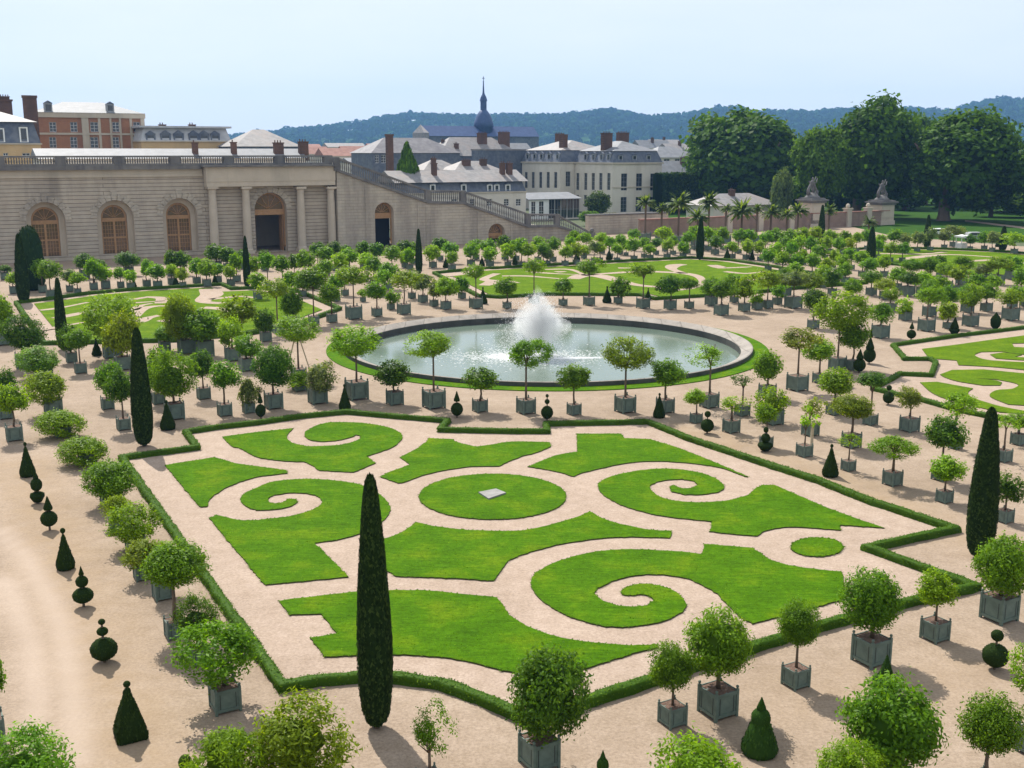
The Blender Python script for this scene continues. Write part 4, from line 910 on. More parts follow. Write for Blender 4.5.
# ================================================================== CYPRESSES
def cyp_mesh(seed, nl=9000, leaf=.010, ragged=.02):
    r = np.random.default_rng(seed)
    prof = [(.10, .012), (.55, .03), (.78, .07), (.94, .16), (1.0, .28), (.96, .42), (.85, .56), (.72, .70), (.57, .82), (.43, .92), (.32, .97), (.12, 1.0)]
    pz = np.array([p[1] for p in prof]); pr = np.array([p[0] for p in prof]); zz = np.concatenate([[.012, .03], np.linspace(.06, 1, 46)])
    V, Q = lathe_q([(np.interp(z, pz, pr), z) for z in zz], 20, .035, r=r)
    fl = 1 + .05*np.sin(np.arctan2(V[:, 1], V[:, 0])*7 + V[:, 2]*6); V[:, :2] *= fl[:, None]
    z = r.random(nl)**1.15*.985+.012; a = r.uniform(0, 2*math.pi, nl); q = np.interp(z, pz, pr)*r.uniform(.93, 1.07, nl)
    n3 = np.stack([np.cos(a), np.sin(a), np.zeros(nl)], 1)
    k = 14.0                      # mesh is ~14x taller than its half width: work with true proportions
    C = np.stack([q*np.cos(a), q*np.sin(a), z*k], 1)
    t = unit(np.array([0, 0, 1.0]) + r.normal(0, .22, (nl, 3))); b = unit(np.cross(t, n3)); l = leaf*k*1.6*r.uniform(.6, 1.4, (nl, 1)); wd = l*.3
    LV = np.stack([C-t*l*.5, C+b*wd, C+t*l*.6, C-b*wd], 1).reshape(-1, 3); LV[:, 2] /= k
    V2, Q2, va = join_q([(V, Q, .3), (LV, np.arange(4*nl).reshape(nl, 4), r.random(nl))])
    return quad_mesh("foliage", V2, Q2, va, M['yew'])
CYP = [cyp_mesh(1), cyp_mesh(2, 9000), cyp_mesh(3, 2500, .016)]
def cypress(bx, by, top, w, var, label, col=(.016, .034, .008, 1)):
    g = G(bx, by); s = scale_at(g); g = g + Vector((0, w/s*.2, 0)); s = scale_at(g)
    root = empty("cypress_tree", g, random.uniform(0, 6), label, "cypress", "dark column cypresses")
    ht = height_at(g, top); link("foliage", CYP[var], root, scale=(w/2/s, w/2/s, ht), color=col)
    link("trunk", STEM, root, scale=(.10, .10, ht*.4)); return root
cypress(376, 731, 475, 34, 0, "tallest dark cypress column in the foreground, left of the picture's middle")
cypress(981, 560, 408, 28, 1, "dark cypress column at the right hand corner of the big hedge")
cypress(143, 447, 328, 20, 0, "dark cypress column at the notch of the left hedge corner")
cypress(62, 350, 278, 11, 2, "slim dark cypress on the left parterre edge")
cypress(23, 303, 234, 13, 2, "dark cypress at far left before the rounded yew")
cypress(247, 288, 236, 7, 2, "very thin dark cypress before the stone columns")
cypress(419, 274, 229, 7, 2, "thin dark cypress before the staircase wall")
cypress(700, 260, 217, 8, 2, "dark cypress beyond the far lawn, before the palms")
cypress(821, 245, 205, 7, 2, "thin dark cypress between the two gate piers")
cypress(871, 263, 227, 9, 2, "dark cypress just left of the nearer gate pier")
cypress(927, 248, 215, 7, 2, "thin dark cypress right of the gate piers, by the white car")
cypress(1003, 251, 226, 8, 2, "thin dark cypress nearest the right edge of the far lawn")
# rounded yew before the arch
g = G(33, 290); s = scale_at(g); ht = height_at(g, 227); yw = clipped([(.3, .0), (.85, .03), (1.0, .2), (1.0, .5), (.93, .7), (.75, .87), (.45, .97), (.05, 1.0)], 20, 1500, .09, 9)
root = empty("rounded_yew", g, 0, "large round topped dark yew before the first orangery arch", "yew"); link("foliage", yw, root, scale=(12.5/s, 12.5/s, ht), color=(.02, .045, .014, 1)); link("trunk", STEM, root, scale=(.2, .2, 1))
# ================================================================== BUILDINGS
NF = -E2                                  # outward normal of every long facade
class BF:
    """a building frame: local x runs along the facade (E1), local y runs back (E2)"""
    def __init__(s, name, o, label, cat, group=None):
        s.o = Vector((o.x, o.y, 0)); s.root = empty(name, s.o, ROT, label, cat, group)
    def f(s, px, py, off=0.0):            # (u, z) on the front plane moved off metres towards the viewer
        p = on_plane(px, py, s.o + NF*off, NF); return (p - s.o).dot(E1), p.z
    def l(s, px, py):                     # (v, z) on the left side plane
        p = on_plane(px, py, s.o, -E1); return (p - s.o).dot(E2), p.z
def at(px, Y):
    d = ray(px, 200); return Vector((d.x*Y/d.y, Y, 0))
def facade(mb, outer, holes, y0, depth, mi=0, side=False, rev=1):
    """wall panel with openings; side=False faces -y (u=x), side=True faces -x (u=y)"""
    def P(u, z, d): return (u, y0 + d, z) if not side else (y0 + d, u, z)
    loops = [[Vector((u, z, 0)) for u, z in outer]] + [[Vector((u, z, 0)) for u, z in h] for h in holes]
    tri = geometry.tessellate_polygon(loops); flat = [p for l in loops for p in l]
    vs = [P(p.x, p.y, 0) for p in flat]; fs = []
    for a, b, c in tri:
        A, B_, C_ = flat[a], flat[b], flat[c]; n = (B_-A).cross(C_-A).z
        if abs(n) < 1e-9: continue
        ccw = (a, b, c) if n > 0 else (a, c, b)
        fs.append(ccw if not side else ccw[::-1])
    mb.add(vs, fs, mi)
    for h in holes:
        n = len(h); V = [P(u, z, 0) for u, z in h] + [P(u, z, depth) for u, z in h]
        mb.add(V, [(i, (i+1) % n, n+(i+1) % n, n+i) for i in range(n)], rev if rev is not None else mi)
def arch_loop(u0, u1, z0, zt, k=12):
    r = (u1-u0)/2; zc = zt - r; c = (u0+u1)/2
    return [(u0, z0), (u1, z0)] + [(c + r*math.cos(t), zc + r*math.sin(t)) for t in np.linspace(0, math.pi, k)]
def rect(u0, u1, z0, z1): return [(u0, z0), (u1, z0), (u1, z1), (u0, z1)]
def window(parent, u0, u1, z0, z1, y, frame, pane, side=False, bars=(1, 2), t=.07, name="window"):
    def bx(mb, a0, a1, c0, c1, d0, d1):
        (mb.box(a0, a1, d0, d1, c0, c1) if not side else mb.box(d0, d1, a0, a1, c0, c1))
    mb = MB(); bx(mb, u0, u0+t, z0, z1, y-.05, y+.05); bx(mb, u1-t, u1, z0, z1, y-.05, y+.05); bx(mb, u0+t, u1-t, z0, z0+t, y-.05, y+.05); bx(mb, u0+t, u1-t, z1-t, z1, y-.05, y+.05)
    nx, nz = bars
    for i in range(1, nx+1): c = u0+(u1-u0)*i/(nx+1); bx(mb, c-t*.4, c+t*.4, z0+t, z1-t, y-.04, y+.04)
    for i in range(1, nz+1): c = z0+(z1-z0)*i/(nz+1); bx(mb, u0+t, u1-t, c-t*.35, c+t*.35, y-.034, y+.034)
    fr = mb.build(name, M[frame], parent); mb = MB(); bx(mb, u0+.01, u1-.01, z0+.01, z1-.01, y+.0, y+.012); mb.build("pane", M[pane], fr); return fr
def balusters(mb, x0, x1, z0a, z1a, z0b, z1b, y, step=.34, r=.13):
    n = max(1, int((x1-x0)/step))
    for i in range(n):
        t = (i+.5)/n; x = x0+(x1-x0)*t; a = z0a+(z0b-z0a)*t; b = z1a+(z1b-z1a)*t; h = b-a
        mb.lathe([(r*.8, a), (r*.55, a+.12*h), (r, a+.36*h), (r*.45, a+.78*h), (r*.8, b)], 6, x, y)
def sloped_bar(mb, pts, y0, y1, d0, d1, mi=0):
    """prism following (u,z) points between z+d0 and z+d1"""
    for (u0, z0), (u1, z1) in zip(pts[:-1], pts[1:]):
        V = [(u0,y0,z0+d0),(u1,y0,z1+d0),(u1,y1,z1+d0),(u0,y1,z0+d0),(u0,y0,z0+d1),(u1,y0,z1+d1),(u1,y1,z1+d1),(u0,y1,z0+d1)]
        mb.add(V, [(4,5,6,7),(0,1,5,4),(1,2,6,5),(2,3,7,6),(3,0,4,7),(3,2,1,0)], mi)

# ------------------------------------------------------------------ orangery wing
W = BF("orangery_wing", G(0, 264), "long rusticated stone orangery wing with tall arched windows, four columns and a dark balustrade", "building")
uE = W.f(336, 200, 1.8)[0]; uC0 = W.f(205.5, 200)[0]; uL = -34.0; ZT = 13.25
archs = []
for (l, r_, t) in ((26, 65.5, 202), (97, 134, 200), (163, 197.5, 198)):
    archs.append((W.f(l, 220)[0], W.f(r_, 220)[0], W.f((l+r_)/2, t)[1]))
step = archs[1][0]-archs[0][0]; wdt = archs[0][1]-archs[0][0]
archs = [(archs[0][0]-step*k, archs[0][1]-step*k, archs[0][2]) for k in (2, 1)] + archs
dr = (W.f(255, 220)[0], W.f(287, 220)[0], W.f(271, 192.5)[1])
mb = MB()
facade(mb, [(uL, 0), (uE, 0), (uE, ZT), (uL, ZT)], [arch_loop(a, b, .7, t) for a, b, t in archs] + [arch_loop(dr[0], dr[1], .02, dr[2])], 0, 1.8, 0)
mb.box(uL, uE, 11.8, 12.2, 0, ZT, 1); mb.box(uL-.4, uL, 0, 12.2, 0, ZT, 1); mb.box(uE, uE+.4, 1.0, 12.2, 0, ZT, 1)
mb.box(uL, uE, 1.9, 2.1, ZT-1.0, ZT-.06, 1)
mb.build("wall", [M['rust'], M['smooth']], W.root)
mb = MB(); mb.box(uL-.4, uE+.4, .15, 12.2, ZT+.003, ZT+.5); mb.build("roof_terrace", M['smooth'], W.root)
mb = MB()                                   # string course and voussoirs
mb.box(uL, uC0-.3, -.22, -.003, 12.15, 12.5); mb.box(uL, uC0-.3, -.12, -.003, 12.5, ZT)
mb.build("frieze", M['smooth'], W.root)
for a, b, t in archs + [dr]:
    r_ = (b-a)/2; c = (a+b)/2; zc = t-r_; mb = MB()
    for k in range(11):
        t0, t1 = math.pi*k/11+.018, math.pi*(k+1)/11-.018; q0 = r_-.0; q1 = r_+.85+(.6 if k == 5 else (.25 if k % 2 else 0))
        V = [(c+q*math.cos(tt), yy, zc+q*math.sin(tt)) for yy in (-.10, -.003) for q, tt in ((q0, t0), (q1, t0), (q1, t1), (q0, t1))]
        mb.add(V, [(0,1,2,3),(4,7,6,5),(0,4,5,1),(1,5,6,2),(2,6,7,3),(3,7,4,0)])
    mb.build("voussoirs", M['ashlar'], W.root)
def big_window(a, b, t, door=False, R=None, name="arched_window"):
    """arched joinery set back in its reveal, with its glass as a sub-part"""
    z0 = .7; y = 1.15
    if R is None and not door:              # stepped stone inner jamb
        zc = t-(b-a)/2; dj = (b-a)*.145; mb = MB(); facade(mb, arch_loop(a-.02, b+.02, z0-.05, t+.02, 18), [arch_loop(a+dj, b-dj, z0, t-dj, 18)], 1.25, .5, 0, rev=0); mb.build("jamb", M['smooth'], W.root)
        a += dj; b -= dj; t -= dj; y = 1.68
    R = R or W.root; c = (a+b)/2; r_ = (b-a)/2; zc = t-r_; mb = MB()
    a2, b2 = a+.02, b-.02; fr = .2
    mb.box(a2, a2+fr, y-.12, y+.12, z0, zc); mb.box(b2-fr, b2, y-.12, y+.12, z0, zc)
    V = []; Q = []; k = 16
    for i in range(k+1):
        tt = math.pi*i/k
        for q in (r_-.02, r_-.30):
            for yy in (y-.12, y+.12): V.append((c+q*math.cos(tt), yy, zc+q*math.sin(tt)))
    for i in range(k):
        p = 4*i; Q += [(p, p+2, p+6, p+4), (p+2, p+3, p+7, p+6), (p+1, p+5, p+7, p+3), (p, p+4, p+5, p+1)]
    mb.add(V, Q)
    mb.box(a2+fr, b2-fr, y-.16, y+.14, zc-(.95 if door else .62), zc-.05)                      # transom panel
    if not door:
        mb.box(c-.15, c+.15, y-.15, y+.12, z0, zc-.623)
        for s0, s1 in ((a2+fr, c-.15), (c+.15, b2-fr)):
            for i in range(1, 4): q = s0+(s1-s0)*i/4; mb.box(q-.025, q+.025, y-.06, y+.06, z0, zc-.623)
            h = zc-.623-z0
            for i in range(1, 8):
                q = z0+h*i/8; w_ = .12 if i == 4 else .025; mb.box(s0+.001, s1-.001, y-.07, y+.055, q-w_, q+w_)
    for i in range(1, 6):
        tt = math.pi*i/6; mb.tube([(c+.15*math.cos(tt), y, zc+.15*math.sin(tt)), (c+(r_-.3)*math.cos(tt), y, zc+(r_-.3)*math.sin(tt))], [.05, .05], 5)
    o = mb.build(name, M['oak'], R)
    mb = MB(); lp = arch_loop(a+.05, b-.05, z0 if not door else zc-.5, t-.05)
    mb.add([(u, y+.02, z) for u, z in lp], [tuple(range(len(lp)))]); mb.build("pane", M['amberglass'], o); return o
for a, b, t in archs: big_window(a, b, t)
dw = big_window(*dr, door=True, name="arched_doorway")
for x_ in (dr[0]+.3, dr[1]-.42): mb = MB(); mb.box(x_, x_+.12, 1.3, 3.0, .02, dr[2]-(dr[1]-dr[0])/2-1.0); mb.build("door_leaf", M['oak'], dw)
for px in (212.5, 246, 300.5, 331):
    u, _ = W.f(px, 200, .9); zt = W.f(px, 186.5, 1.0)[1]; mb = MB()
    mb.box(u-.85, u+.85, -1.72, -.05, 0, .45); mb.lathe([(.80, .45), (.80, .62), (.70, .75), (.68, .8), (.68, 3), (.64, zt*.65), (.565, zt-1.0), (.62, zt-.95), (.60, zt-.8), (.60, zt-.55), (.78, zt-.35)], 20, u, -.9)
    mb.box(u-.82, u+.82, -1.70, -.06, zt-.34, zt-.004); mb.build("column", M['smooth'], W.root)
u0 = W.f(206.5, 180, 1.8)[0]; mb = MB(); zt = W.f(270, 186, 1.8)[1]
mb.box(u0, uE, -1.75, -.25, zt, zt+.75); mb.box(u0-.03, uE+.03, -1.82, -.25, zt+.753, ZT+.3); mb.build("entablature", M['smooth'], W.root)
mb = MB(); mb.box(uL, u0-.5, -.75, .6, ZT+.0, ZT+.55, 0); mb.box(u0-.5, uE+.2, -2.4, .6, ZT+.303, ZT+.56); mb.box(uL, uE, -.62, .3, ZT+.553, ZT+.88); mb.build("cornice", M['grimy'], W.root)
ped = list(np.arange(uE-.6, uL, -8.2)); zb0, zb1 = ZT+.88, ZT+1.78
for i, u in enumerate(ped):
    mb = MB(); mb.box(u-.75, u+.75, -.6, .28, zb0, zb1+.02); mb.build("pedestal", M['grimy'], W.root)
    if i+1 < len(ped):
        mb = MB(); q0, q1 = ped[i+1]+.75, u-.75; balusters(mb, q0, q1, zb0, zb1, zb0, zb1, -.16); mb.build("balustrade", M['grimy'], W.root)
mb = MB(); mb.box(uL, uE+.1, -.55, .22, zb1+.023, zb1+.27); mb.build("hand_rail", M['grimy'], W.root)

# ------------------------------------------------------------------ great staircase
S = BF("stone_staircase", W.o, "weathered stone wall of the great staircase stepping down rightwards, with sloped balustrade", "staircase")
OFF = 1.8
def sp(px, py): u, z = S.f(px, py, OFF); return (u, max(z, .05))
low = [sp(336, 171.5), sp(428, 203.5), sp(463, 204), sp(528, 227.5), sp(557, 227), sp(592, 245)]
u2 = low[-1][0]; low[0] = (uE+.25, low[0][1])
a4 = (sp(375, 220)[0], sp(394, 220)[0], sp(385, 202.5)[1]); a5 = (sp(488.5, 235)[0], sp(505, 235)[0], sp(497, 223.5)[1])
mb = MB(); outer = [(low[0][0], 0), (u2, 0)] + [(u, z) for u, z in reversed(low)]
facade(mb, outer, [arch_loop(a4[0], a4[1], .05, a4[2]), arch_loop(a5[0], a5[1], .05, a5[2])], -OFF, 1.2, 0)
sloped_bar(mb, low, -OFF+.3, 13, -.4, -.003, 0)                                   # ramp deck carrying the steps
mb.box(low[0][0], u2, 12.6, 13, 0, .5); mb.box(low[0][0], low[0][0]+.3, -OFF+.05, 13, 0, low[0][1]-.42)
mb.build("wall", [M['ashlar'], M['smooth']], S.root)
for px in (367, 419, 427.5, 478.5, 512): # projecting strips
    u = sp(px, 220)[0]; z = np.interp(u, [p[0] for p in low], [p[1] for p in low]); mb = MB(); mb.box(u-.28, u+.28, -OFF-.10, -OFF-.003, 0, z-.3); mb.build("pilaster_strip", M['ashlar'], S.root)
o = big_window(a4[0], a4[1], a4[2], True, S.root); o.location = (0, -OFF, 0)
o = big_window(a5[0], a5[1], a5[2], False, S.root); o.location = (0, -OFF, 0)
for q_ in (a4, a5): mb = MB(); mb.box(q_[0]-.3, q_[1]+.3, .9, 1.2, 0, q_[2]); mb.build("painted_dark_box", M['dark'], S.root)  # near-black boxes paint the unlit interior behind the stair arches
mb = MB(); sloped_bar(mb, low, -OFF-.32, -OFF+.45, -.0, .42); mb.build("coping", M['grimy'], S.root)
top = [sp(336, 157), sp(428, 190), sp(463, 190.5), sp(528, 213.5), sp(557, 214), sp(592, 233)]; top[0] = (uE+.25, top[0][1])
mb = MB(); sloped_bar(mb, top, -OFF-.2, -OFF+.36, -.30, 0); mb.build("hand_rail", M['grimy'], S.root)
for (p0, q0), (p1, q1) in zip(zip(low[:-1], top[:-1]), zip(low[1:], top[1:])):
    n = max(1, int((p1[0]-p0[0])/9))
    for k in range(n):
        ta, tb_ = k/n, (k+1)/n; f_ = lambda A, B_, t: A+(B_-A)*t
        xa, xb = f_(p0[0], p1[0], ta), f_(p0[0], p1[0], tb_); za, zb_ = f_(p0[1], p1[1], ta), f_(p0[1], p1[1], tb_); wa, wb = f_(q0[1], q1[1], ta), f_(q0[1], q1[1], tb_)
        mb = MB(); mb.box(xa-.5, xa+.5, -OFF-.18, -OFF+.34, za+.1, wa-.02); mb.build("pedestal", M['grimy'], S.root)
        sl = (zb_-za)/(xb-xa); slw = (wb-wa)/(xb-xa)
        mb = MB(); balusters(mb, xa+.5, xb-.5, za+.42+sl*.5, wa-.3+slw*.5, zb_+.42-sl*.5, wb-.3-slw*.5, -OFF+.08, .36, .13); mb.build("balustrade", M['grimy'], S.root)
mb = MB(); mb.box(u2-.45, u2+.45, -OFF-.3, -OFF+.5, 0, top[-1][1]+.15); mb.lathe([(.2, top[-1][1]+.15), (.45, top[-1][1]+.45), (.3, top[-1][1]+.8), (.05, top[-1][1]+.9)], 10, u2, -OFF+.1); mb.build("end_pier", M['grimy'], S.root)
# terrace ledge at the stair foot
K = BF("terrace_wall", W.o + E2*7, "low stone ledge wall at the foot of the staircase before the mansion", "wall")
q0 = K.f(588, 230); q1 = K.f(668, 226); mb = MB(); mb.box(q0[0], q1[0], 0, 1.0, 0, 3.6); mb.build("wall", M['ashlar'], K.root)
mb = MB(); mb.box(q0[0]-.1, q1[0]+.1, -.2, 1.2, 3.603, 3.85); mb.build("coping", M['grimy'], K.root)

# ------------------------------------------------------------------ garden wall with gate piers
GW = BF("garden_wall", G(640, 236), "long brownish garden wall with pale stone piers behind the palms", "wall")
ue = GW.f(905, 220)[0]; mb = MB(); mb.box(0, ue-5, 0, .6, 0, 3.0); mb.build("wall", M['gardenwall'], GW.root)
mb = MB(); mb.box(-.05, ue-5, -.12, .72, 3.003, 3.2); mb.build("coping", M['redroof'], GW.root)
for px in (729, 760, 791, 848, 868):
    u = GW.f(px, 222)[0]; mb = MB(); mb.box(u-.6, u+.6, -.45, .95, 0, 3.7); mb.box(u-.75, u+.75, -.6, 1.1, 3.703, 3.95); mb.lathe([(.25, 3.95), (.5, 4.3), (.35, 4.75), (.08, 4.9)], 10, u, .25); mb.build("pier", M['smooth'], GW.root)
def statue_mesh(seed):
    r = np.random.default_rng(seed); mb = MB()
    mb.lathe([(1.7, 0), (1.55, .3), (1.15, .55), (.9, .8), (.4, 1.0)], 9)
    def limb(*P, r0=.22, r1=.12): mb.tube(P, list(np.linspace(r0, r1, len(P))), 7)
    for dx, lean, hh in ((-.35, .25, 1.0), (.45, -.3, .82)):
        b = Vector((dx, 0, 1.0)); hip = b+Vector((0, 0, 1.15*hh)); ch = hip+Vector((lean*.6, 0, .75*hh)); nk = ch+Vector((lean*.3, 0, .35*hh))
        limb(hip, ch, nk, r0=.36, r1=.2); mb.lathe([(.03, nk.z+.02), (.2, nk.z+.15), (.22, nk.z+.32), (.05, nk.z+.5)], 8, nk.x+lean*.15, 0)
        limb(hip+Vector((-.15, 0, 0)), b+Vector((-.55, .1, .6)), b+Vector((-.35, 0, -.2))); limb(hip+Vector((.15, 0, 0)), b+Vector((.6, -.1, .55)), b+Vector((.75, 0, -.2)))
        limb(ch+Vector((.25, 0, .15)), ch+Vector((.75, 0, .35)), ch+Vector((.95, 0, 1.0)), r0=.14, r1=.08); limb(ch+Vector((-.25, 0, .15)), ch+Vector((-.7, 0, -.2)), ch+Vector((-.9, .1, .2)), r0=.14, r1=.08)
    limb((-1.0, .1, .7), (-1.2, 0, 1.5), (-.7, 0, 2.4), (-.2, .2, 2.9), r0=.45, r1=.12)
    limb((1.1, .1, .6), (1.3, 0, 1.2), (.8, 0, 1.7), r0=.5, r1=.15)
    return mb.mesh("statue_group", M['grimy'], True)
def gate_pier(px, basey, wpx, topy, label, seed):
    P = BF("gate_pier", on_plane(px, basey, GW.o, NF), label, "gate pier"); s = scale_at(P.o); wd = wpx/s/1.3; tot = height_at(P.o, topy); sh = tot-4.3
    mb = MB(); mb.box(-wd/2-.2, wd/2+.2, -.2, wd+.2, 0, .9); mb.box(-wd/2, wd/2, 0, wd, .9, sh-.9); mb.box(-wd/2+.5, wd/2-.5, -.08, -.003, 1.6, sh-1.6)
    mb.build("shaft", M['smooth'], P.root)
    mb = MB(); mb.box(-wd/2-.25, wd/2+.25, -.25, wd+.25, sh-.897, sh-.5); mb.box(-wd/2-.6, wd/2+.6, -.6, wd+.6, sh-.497, sh-.2); mb.box(-wd/2-.1, wd/2+.1, -.1, wd+.1, sh-.197, sh+.1); mb.build("cornice", M['grimy'], P.root)
    link("statue_group", statue_mesh(seed), P.root, loc=(0, wd/2, sh+.05), scale=(1.0, 1.0, 4.2/3.6)); 
gate_pier(817, 227, 23, 178, "stone gate pier with a sculpture group on top, the left of two, partly behind palms", 1)
gate_pier(887, 226, 23, 181, "stone gate pier with a sculpture group on top, the right of two", 2)

# ------------------------------------------------------------------ town buildings
def hip_roof(mb, x0, x1, y0, y1, z0, z1, ov=.3, mi=0, ridge=None):
    x0 -= ov; x1 += ov; y0 -= ov; y1 += ov; d = min(x1-x0, y1-y0)/2
    if x1-x0 >= y1-y0: r0, r1 = (x0+d*.9, (y0+y1)/2), (x1-d*.9, (y0+y1)/2)
    else: r0, r1 = ((x0+x1)/2, y0+d*.9), ((x0+x1)/2, y1-d*.9)
    V = [(x0,y0,z0),(x1,y0,z0),(x1,y1,z0),(x0,y1,z0),(r0[0],r0[1],z1),(r1[0],r1[1],z1)]
    if x1-x0 >= y1-y0: Fc = [(0,1,5,4),(1,2,5),(2,3,4,5),(3,0,4)]
    else: Fc = [(0,1,4),(1,2,5,4),(2,3,5),(3,0,4,5)]
    mb.add(V, Fc+[(3,2,1,0)], mi)
def frustum(mb, x0, x1, y0, y1, z0, z1, d, mi=0):
    V = [(x0,y0,z0),(x1,y0,z0),(x1,y1,z0),(x0,y1,z0),(x0+d,y0+d,z1),(x1-d,y0+d,z1),(x1-d,y1-d,z1),(x0+d,y1-d,z1)]
    mb.add(V, [(4,5,6,7),(0,1,5,4),(1,2,6,5),(2,3,7,6),(3,0,4,7),(3,2,1,0)], mi)
def chimney(parent, x, y, z0, z1, w=1.2, d=.8, mat='redbrick'):
    mb = MB(); mb.box(x-w/2, x+w/2, y-d/2, y+d/2, z0, z1); mb.box(x-w/2-.1, x+w/2+.1, y-d/2-.1, y+d/2+.1, z1+.002, z1+.2)
    for k in range(max(1, int(w/.5))): mb.lathe([(.12, z1+.2), (.1, z1+.6)], 6, x-w/2+.25+k*.5, y)
    return mb.build("chimney", M[mat], parent)
def dormer(parent, u, y, z0, w=1.1, h=1.5, side=False, wallm='white', pane='glass', d=1.2, roofm='slate'):
    mb = MB()
    bx = (lambda a0, a1, b0, b1, c0, c1, mi=0: mb.box(a0, a1, b0, b1, c0, c1, mi)) if not side else (lambda a0, a1, b0, b1, c0, c1, mi=0: mb.box(b0, b1, a0, a1, c0, c1, mi))
    t = w*.16
    bx(u-w/2, u-w/2+t, y, y+d, z0, z0+h); bx(u+w/2-t, u+w/2, y, y+d, z0, z0+h); bx(u-w/2+t, u+w/2-t, y, y+d, z0, z0+t); bx(u-w/2+t, u+w/2-t, y, y+d, z0+h-t, z0+h)
    if not side: mb.add([(u-w/2-.12, y-.1, z0+h), (u+w/2+.12, y-.1, z0+h), (u, y-.1, z0+h+w*.35), (u-w/2-.12, y+d, z0+h), (u+w/2+.12, y+d, z0+h), (u, y+d, z0+h+w*.35)], [(0,1,2),(3,5,4),(0,2,5,3),(1,4,5,2),(0,3,4,1)], 1)
    else: mb.add([(y-.1, u-w/2-.12, z0+h), (y-.1, u+w/2+.12, z0+h), (y-.1, u, z0+h+w*.35), (y+d, u-w/2-.12, z0+h), (y+d, u+w/2+.12, z0+h), (y+d, u, z0+h+w*.35)], [(0,2,1),(3,4,5),(0,3,5,2),(1,2,5,4),(0,1,4,3)], 1)
    o = mb.build("dormer", [M[wallm], M[roofm]], parent); mb = MB(); bx(u-w/2+t, u+w/2-t, y+.12, y+.14, z0+t, z0+h-t); mb.build("pane", M[pane], o); return o
def box_walls(B_, x0, x1, y0, y1, z0, z1, wm, fw=(), lw=(), frame='white', rev=None, bars=(1, 2), pane='glass'):
    """four walls; fw / lw are window rects (u0,u1,z0,z1) on the front and left faces"""
    mb = MB(); 
    facade(mb, rect(x0, x1, z0, z1), [rect(*q) for q in fw], y0, .28, 0, rev=0)
    facade(mb, rect(y0, y1, z0, z1), [rect(*q) for q in lw], x0, .28, 0, side=True, rev=0)
    mb.add([(x1, y0, z0), (x1, y1, z0), (x1, y1, z1), (x1, y0, z1), (x0, y1, z0), (x0, y1, z1)], [(0, 1, 2, 3), (1, 4, 5, 2)], 0)
    o = mb.build("wall", M[wm], B_.root)
    for q in fw: window(B_.root, *q, y0+.2, frame, pane, bars=bars)
    for q in lw: window(B_.root, *q, x0+.2, frame, pane, side=True, bars=bars)
    return o
def win_row(n, u0, u1, z0, z1, w): return [(u0+(u1-u0)*(i+.5)/n-w/2, u0+(u1-u0)*(i+.5)/n+w/2, z0, z1) for i in range(n)]

# --- the mansion
Bm = BF("mansion", at(612, G(612, 214).y), "large pale stone mansion with tall windows, slate mansard and light hipped roofs", "building")
f = lambda px, py: Bm.f(px, py); l = lambda px, py: Bm.l(px, py)
R1 = f(661, 200)[0]; D1 = l(575, 200)[0]; ze = f(630, 164)[1]; zm = f(630, 151)[1]; zr = zm+2.6
cols = [(624, 2.0), (639, 2.0), (653, 2.0)]
fw = []
for px, w_ in cols:
    u = f(px, 190)[0]; fw.append((u-.95, u+.95, f(px, 190.5)[1], f(px, 173.5)[1])); fw.append((u-.95, u+.95, max(.4, f(px, 213.5)[1]), f(px, 197)[1]))
lw = []
for px in (577.5, 585.5, 593, 600.5, 608.5):
    v = l(px, 190)[0]; lw.append((v-.75, v+.75, l(px, 190)[1], l(px, 173)[1])); lw.append((v-.75, v+.75, max(.5, l(px, 207)[1]), l(px, 195)[1]))
box_walls(Bm, 0, R1, 0, D1, 0, ze, 'cream', fw, lw, 'greywood', bars=(1, 3))
mb = MB(); mb.box(-.35, R1+.35, -.35, D1+.0, ze+.003, ze+.4); mb.box(-.15, R1+.15, -.15, -.003, ze*.52, ze*.52+.3); mb.build("cornice", M['smooth'], Bm.root)
mb = MB(); frustum(mb, -.1, R1+.1, -.1, D1+.1, ze+.4, zm, 1.1); mb.build("mansard_roof", M['slate'], Bm.root)
mb = MB(); hip_roof(mb, 1.0, R1-1.0, 1.0, D1-1.0, zm+.003, zr, .35); mb.build("roof", M['zinc'], Bm.root)
for px in (585, 593, 601, 608): dormer(Bm.root, l(px, 160)[0], .1, ze+.7, 1.5, 1.9, True, wallm='greywood')
for px in (621, 635, 649): dormer(Bm.root, f(px, 160)[0], .1, ze+.7, 1.3, 1.5, wallm='greywood')
chimney(Bm.root, 2.2, D1*.35, zm, zm+4.4, 2.6, 1.6); chimney(Bm.root, R1*.62, D1*.55, zm, zm+4.6, 3.2, 1.4)
J = 4.6; D2 = D1+17                                                        # rear block juts to the left
lw = []
def l2(px, py): p = on_plane(px, py, Bm.o - E1*J, -E1); return (p-Bm.o).dot(E2), p.z
D2 = l2(522, 190)[0]
for px in (526, 533, 540.5, 548, 555.5):
    v = l2(px, 185)[0]; lw.append((v-.8, v+.8, l2(px, 188)[1], l2(px, 172)[1]))
fw = [(-J*.62, -J*.62+1.5, f(570, 189)[1], f(570, 173)[1]), (-J*.62, -J*.62+1.5, .8, f(570, 199)[1])]
box_walls(Bm, -J, R1*.8, D1+.3, D2, 0, ze, 'cream', fw, lw, 'greywood', bars=(1, 3))
mb = MB(); mb.box(-J-.3, R1*.8, D1+.05, D2+.3, ze+.003, ze+.4); mb.build("cornice", M['smooth'], Bm.root)
mb = MB(); frustum(mb, -J-.1, R1*.8, D1+.15, D2, ze+.4, zm+.2, 1.1); mb.build("mansard_roof", M['slate'], Bm.root)
